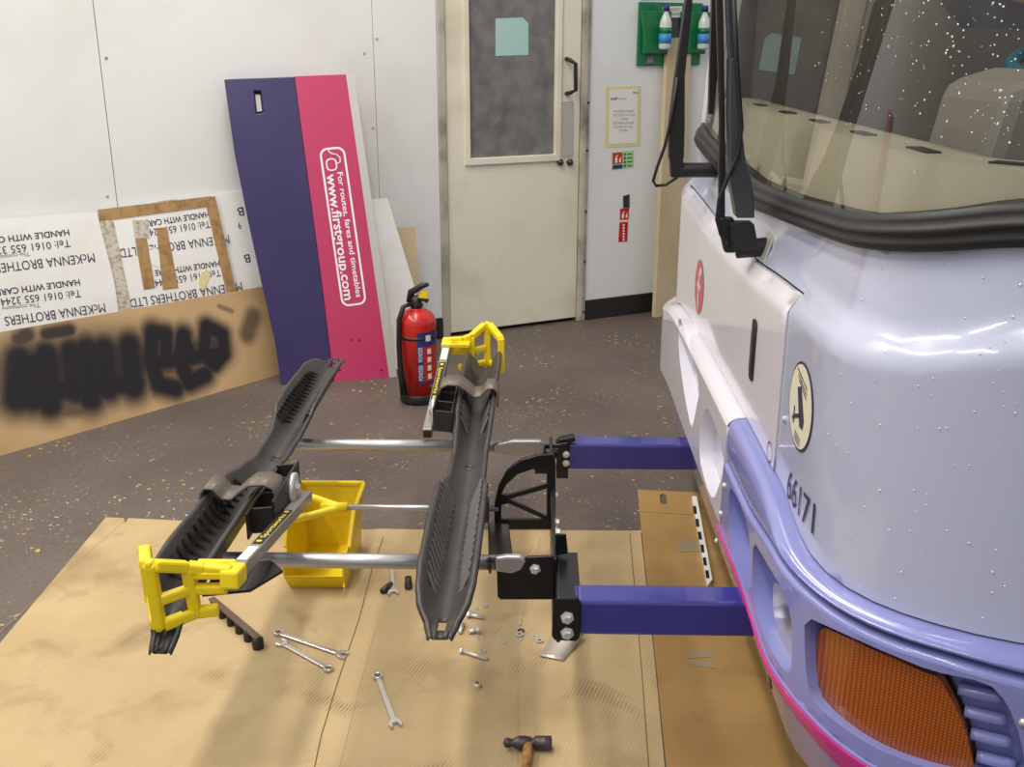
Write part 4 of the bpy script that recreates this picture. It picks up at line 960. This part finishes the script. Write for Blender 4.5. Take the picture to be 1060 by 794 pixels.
    prism('hook_plate', Plane((0, 0, zU_ - .004), (1, 0, 0), (0, 1, 0)), [(-.120, ye - .012), (-.120, ye + .012), (-.045, ye + .014), (-.045, ye - .045), (-.115, ye - .045), (-.118, ye - .035), (-.085, ye - .03), (-.085, ye - .014)], -.008, .006, M_YEL, hk, (), .003)
    return t
TRZ = ZT1 + .022
tray1 = tray_obj()
def copy_tree(o, parent):
    c = o.copy(); COL.objects.link(c); c.parent = parent
    for ch in list(o.children):
        d = copy_tree(ch, c); d.matrix_parent_inverse = ch.matrix_parent_inverse.copy()
    return c
tray2 = copy_tree(tray1, rack); tray2.matrix_parent_inverse = tray1.matrix_parent_inverse.copy()
cen1 = at_y(465, 583, YA); cen2 = at_y(216, 583, YA)
tray1.location = (cen1.x + .012, 2.40, TRZ); tray2.location = (cen2.x + .018, 2.46, TRZ); tray2.rotation_euler = (0, 0, math.pi)

# ---------------------------------------------------------------- yellow bin
bx0, bx1 = at_z(300, 608, ZC), at_z(359, 607, ZC)
bn = root('storage_bin', (bx0 + bx1) / 2, 'yellow plastic open-fronted storage bin on the cardboard behind the near tube', 'storage bin')
def binpt(u, v, z): # u across 0..1, v depth
    fl = .012 * z / .2; return Vector((bx0.x - fl + (bx1.x - bx0.x + 2 * fl) * u, bx0.y + v, ZC + z))
W_, D_, H_ = 1, .26, .205
def shell(name, outer, th):
    return prism(name, *outer)
def wallq(name, q, th, n):
    n = Vector(n) * th; return build(name, [Vector(p) for p in q] + [Vector(p) + n for p in q], [(0, 1, 2, 3), (7, 6, 5, 4), (0, 4, 5, 1), (1, 5, 6, 2), (2, 6, 7, 3), (3, 7, 4, 0)], M_BIN, bn, False, .002)
wallq('bin_base', [binpt(0, 0, .0), binpt(1, 0, .0), binpt(1, D_, 0), binpt(0, D_, 0)], .004, (0, 0, 1))
wallq('back_wall', [binpt(0, D_, 0), binpt(1, D_, 0), binpt(1, D_ + .02, H_), binpt(0, D_ + .02, H_)], .004, (0, -1, 0))
wallq('front_lip', [binpt(0.06, 0, 0), binpt(.94, 0, 0), binpt(1, -.045, .062), binpt(0, -.045, .062)], .004, (0, 1, 0))
for u, sg in ((0, 1), (1, -1)):
    q = [binpt(u, 0, 0), binpt(u, D_, 0), binpt(u, D_ + .02, H_), binpt(u, .10, H_ - .005), binpt(u, .02, .115), binpt(u, -.045, .11), binpt(u, -.045, .062)]
    n = len(q); off = Vector((sg * .004, 0, 0))
    build('side_wall', q + [p + off for p in q], [tuple(range(n)), tuple(range(2 * n - 1, n - 1, -1))] + [(i, (i + 1) % n, (i + 1) % n + n, i + n) for i in range(n)], M_BIN, bn)
G().bar(binpt(-.02, D_ + .02, H_), binpt(1.02, D_ + .02, H_), .016, .014).done('top_rim', M_BIN, bn, bevel=.003)
for u in (-.02, 1.02): G().bar(binpt(u, D_ + .02, H_), binpt(u, .10, H_ - .005), .012, .012).bar(binpt(u, .1, H_ - .005), binpt(u, .02, .118), .012, .012).done('side_rim', M_BIN, bn, bevel=.003)
for u in (.35, .65): G().bar(binpt(u, D_ + .012, .02), binpt(u, D_ + .015, H_ - .02), .006, .006, (0, 1, 0)).done('wall_rib', M_BIN, bn)

# ---------------------------------------------------------------- tools and fixings on the cardboard
TOP = floor_at(ZC)
def spanner(pr_, pj, label, rr=.0125):
    a, b = TOP.px(*pr_), TOP.px(*pj); d = (b - a); L = d.length; d.normalize(); pl = Plane(a, d, Vector((-d.y, d.x, 0)))
    r_ = root('combination_spanner', (a + b) / 2, label, 'spanner', 'chrome spanners on the cardboard')
    circ = lambda r, n=22, x=0: [(x + r * math.cos(2 * math.pi * k / n), r * math.sin(2 * math.pi * k / n)) for k in range(n)]
    prism('ring_end', pl, circ(rr), .001, .010, M_CHROME, r_, [circ(rr * .62, 12)], .0012)
    prism('shaft', pl, [(rr * .85, -.0058), (L - .018, -.0072), (L - .018, .0072), (rr * .85, .0058)], .002, .0075, M_CHROME, r_, (), .0015)
    prism('open_jaw', pl, [(L - .026, -.0055), (L - .016, -.013), (L - .004, -.0165), (L + .008, -.012), (L + .003, -.006), (L - .008, -.007), (L - .010, .004), (L + .001, .0075), (L + .006, .0135), (L - .004, .017), (L - .016, .013), (L - .026, .0055)], .001, .0085, M_CHROME, r_, (), .0012)
spanner((288, 657), (357, 680), 'chrome spanner beside the socket rail, upper of the crossed pair, jaw to the right')
spanner((340, 694), (290, 666), 'chrome spanner below the upper one of the crossed pair, ring end to the right')
spanner((391, 702), (410, 753), 'chrome spanner lying alone, jaw pointing to the hammer', .013)
spanner((405, 577), (407, 616), 'small chrome spanner under the near tube between two sockets', .010)
def socket(p0, p1, r, m, label):
    a, b = TOP.px(*p0, r), TOP.px(*p1, r); s_ = root('wrench_socket', a, label, 'socket', 'loose sockets by the yellow bin')
    G().tube([a, a + (b - a) * .55, b], [r, r, r * .8], 16).done('socket_body', m, s_, True); G().tube([a - (b - a) * .02, a], r * .62, 12).done('socket_mouth', M_RUB, s_)
socket((396, 615), (405, 607), .009, M_IRON, 'small dark socket lying left of the little spanner')
ss = TOP.px(423, 609); s_ = root('wrench_socket', ss, 'black upright socket standing right of the little spanner', 'socket', 'loose sockets by the yellow bin')
G().lathe(ss, [(.011, 0), (.012, .004), (.012, .016), (.010, .018), (.010, .036)], 16).done('socket_body', M_IRON, s_, True); G().lathe(ss + Vector((0, 0, .0365)), [(.007, 0), (.007, .0005)], 12).done('socket_mouth', M_RUB, s_)
# socket rail
ra_, rb2 = TOP.px(220, 630), TOP.px(269, 672); d = (rb2 - ra_).normalized(); Lr_ = (rb2 - ra_).length
sr = root('socket_rail', (ra_ + rb2) / 2, 'dark socket rail with black sockets lying below the near tray', 'socket rail')
G().bar(ra_ + Vector((0, 0, .032)), rb2 + Vector((0, 0, .032)), .018, .008).done('rail_strip', mat('rail_metal', (112, 92, 84), .35, .6), sr, bevel=.002)
for k in range(6):
    p = ra_ + d * (.012 + (Lr_ - .02) * k / 5); r = .009 + .0012 * k; G().lathe(p + Vector((0, 0, r * 0)), [(r * .96, 0), (r, .002), (r, .026), (r * .85, .029)], 14).done('socket', M_RUB, sr, True)
# hammer
hp0 = TOP.px(547, 776, .018); hm = root('ball_pein_hammer', TOP.px(547, 784), 'ball pein hammer with wooden handle at the lower edge', 'hammer')
xl, xr = TOP.px(521, 776, .018), TOP.px(571, 776, .018); ax = (xr - xl).normalized(); Lh = (xr - xl).length
G().lathe(xl, [(.001, 0), (.008, .002), (.0115, .008), (.011, .014), (.008, .019), (.010, .024), (.015, .034), (.016, .046), (.014, .056), (.010, .064), (.011, .068), (.0155, .071), (.0155, Lh - .002), (.014, Lh)], 20, ax).done('hammer_head', M_IRON, hm, True)
hd0 = hp0 + Vector((0, .012, 0)); G().tube([hd0, hp0 + Vector((-.002, -.03, 0)), hp0 + Vector((-.005, -.10, -.002)), hp0 + Vector((-.012, -.26, -.002)), hp0 + Vector((-.016, -.33, -.002))], [.010, .011, .009, .015, .014], 14).done('handle', M_WOOD, hm, True)
# washers, bolts, nut
def annulus(p, ro, ri, th, m, label, tilt=0):
    g = G(); n = 18; vs = []
    for r, z in ((ro, 0), (ro, th), (ri, th), (ri, 0)): vs += [Vector(p) + Vector((r * math.cos(2 * math.pi * k / n), r * math.sin(2 * math.pi * k / n), z)) for k in range(n)]
    fs = [(j * n + k, j * n + (k + 1) % n, ((j + 1) % 4) * n + (k + 1) % n, ((j + 1) % 4) * n + k) for j in range(4) for k in range(n)]
    g.add(vs, fs); return tag(g.done('washer', m, None), label, 'washer', 'washers on the cardboard')
for px, py, ro, z, lab in ((501.3, 627, .0095, 0, 'zinc washer right of the near tray tip, uppermost washer there'), (493, 630.5, .006, 0, 'tiny zinc washer next to the uppermost washer by the tray tip'), (487.4, 633.5, .0085, 0, 'zinc washer touching the thick bolt beside the tray tip'),
                        (486.5, 623, .007, 0, 'zinc washer half hidden by the near tray edge'), (535.3, 646, .0095, 0, 'zinc washer alone below the black pivot plate'), (539.3, 653.4, .0085, 0, 'dark washer above the pair of touching washers'),
                        (537.7, 658, .0095, .004, 'bright washer lying on top of another, left of the metal offcut'), (536.8, 662.2, .0085, 0, 'washer lying underneath another, left of the metal offcut'), (553.4, 659.8, .0092, 0, 'upper of two touching washers nearest the metal offcut'),
                        (558.6, 664, .0092, .0025, 'lower of two touching washers nearest the metal offcut'), (520.6, 665, .0085, 0, 'zinc washer alone midway between the bolts and the washer group'), (495.5, 660.6, .0095, 0, 'zinc washer below the short bolt'),
                        (499.4, 674.4, .009, 0, 'zinc washer beside the long bolt')):
    annulus(TOP.px(px, py) + Vector((0, 0, z)), ro * 1.12, ro * .55, .0022, M_IRON if 'dark' in lab else M_ZINC, lab)
def bolt(ph, pt, r, label, z=None):
    z = r * 1.7 if z is None else z; a, b = TOP.px(*ph), TOP.px(*pt); a.z += z; b.z += r; d = (b - a).normalized()
    r_ = root('bolt', a, label, 'bolt', 'loose bolts on the cardboard')
    G().lathe(a, [(r * 1.7, 0), (r * 1.8, .001), (r * 1.8, r * 1.2), (r * 1.5, r * 1.3)], 6, d).done('hex_head', M_ZINC, r_); G().tube([a + d * r * 1.2, b], r, 12).done('threaded_shank', M_ZINC, r_, True)
bolt((483.5, 639), (500, 641), .0055, 'thick zinc bolt pointing right beside the near tray tip'); bolt((476.5, 676), (504.5, 684), .0045, 'long thin zinc bolt lying lowest of the bolts')
bolt((496, 655), (485, 656), .006, 'short zinc bolt with its head to the right'); bolt((478.5, 648), (476.5, 657), .0055, 'zinc bolt lying end-on against the near tray tip')
np_ = TOP.px(494, 711); nt_ = root('hex_nut', np_, 'single zinc nut lying alone below the long bolt', 'nut')
G().lathe(np_, [(.0085, 0), (.009, .001), (.009, .008), (.0075, .0095), (.0065, .012)], 6).done('nut_body', M_ZINC, nt_); G().lathe(np_ + Vector((0, 0, .0121)), [(.0045, 0), (.0045, .0005)], 12).done('nut_hole', M_RUB, nt_)
# bent metal offcut
o4 = [TOP.px(*p) for p in ((558, 680), (583, 685), (605, 661), (573, 660))]
vs = []
for t in srange(0, 1, 8):
    z = .004 + .012 * t * t; vs += [o4[0].lerp(o4[3], t) + Vector((0, 0, z)), o4[1].lerp(o4[2], t) + Vector((0, 0, z))]
oc = build('metal_offcut', vs, [(2 * i, 2 * i + 1, 2 * i + 3, 2 * i + 2) for i in range(8)], mat('cream_metal', (214, 206, 190), .3, .5), None, True, 0, .002); tag(oc, 'bent pale metal offcut lying under the near blue beam', 'metal offcut')
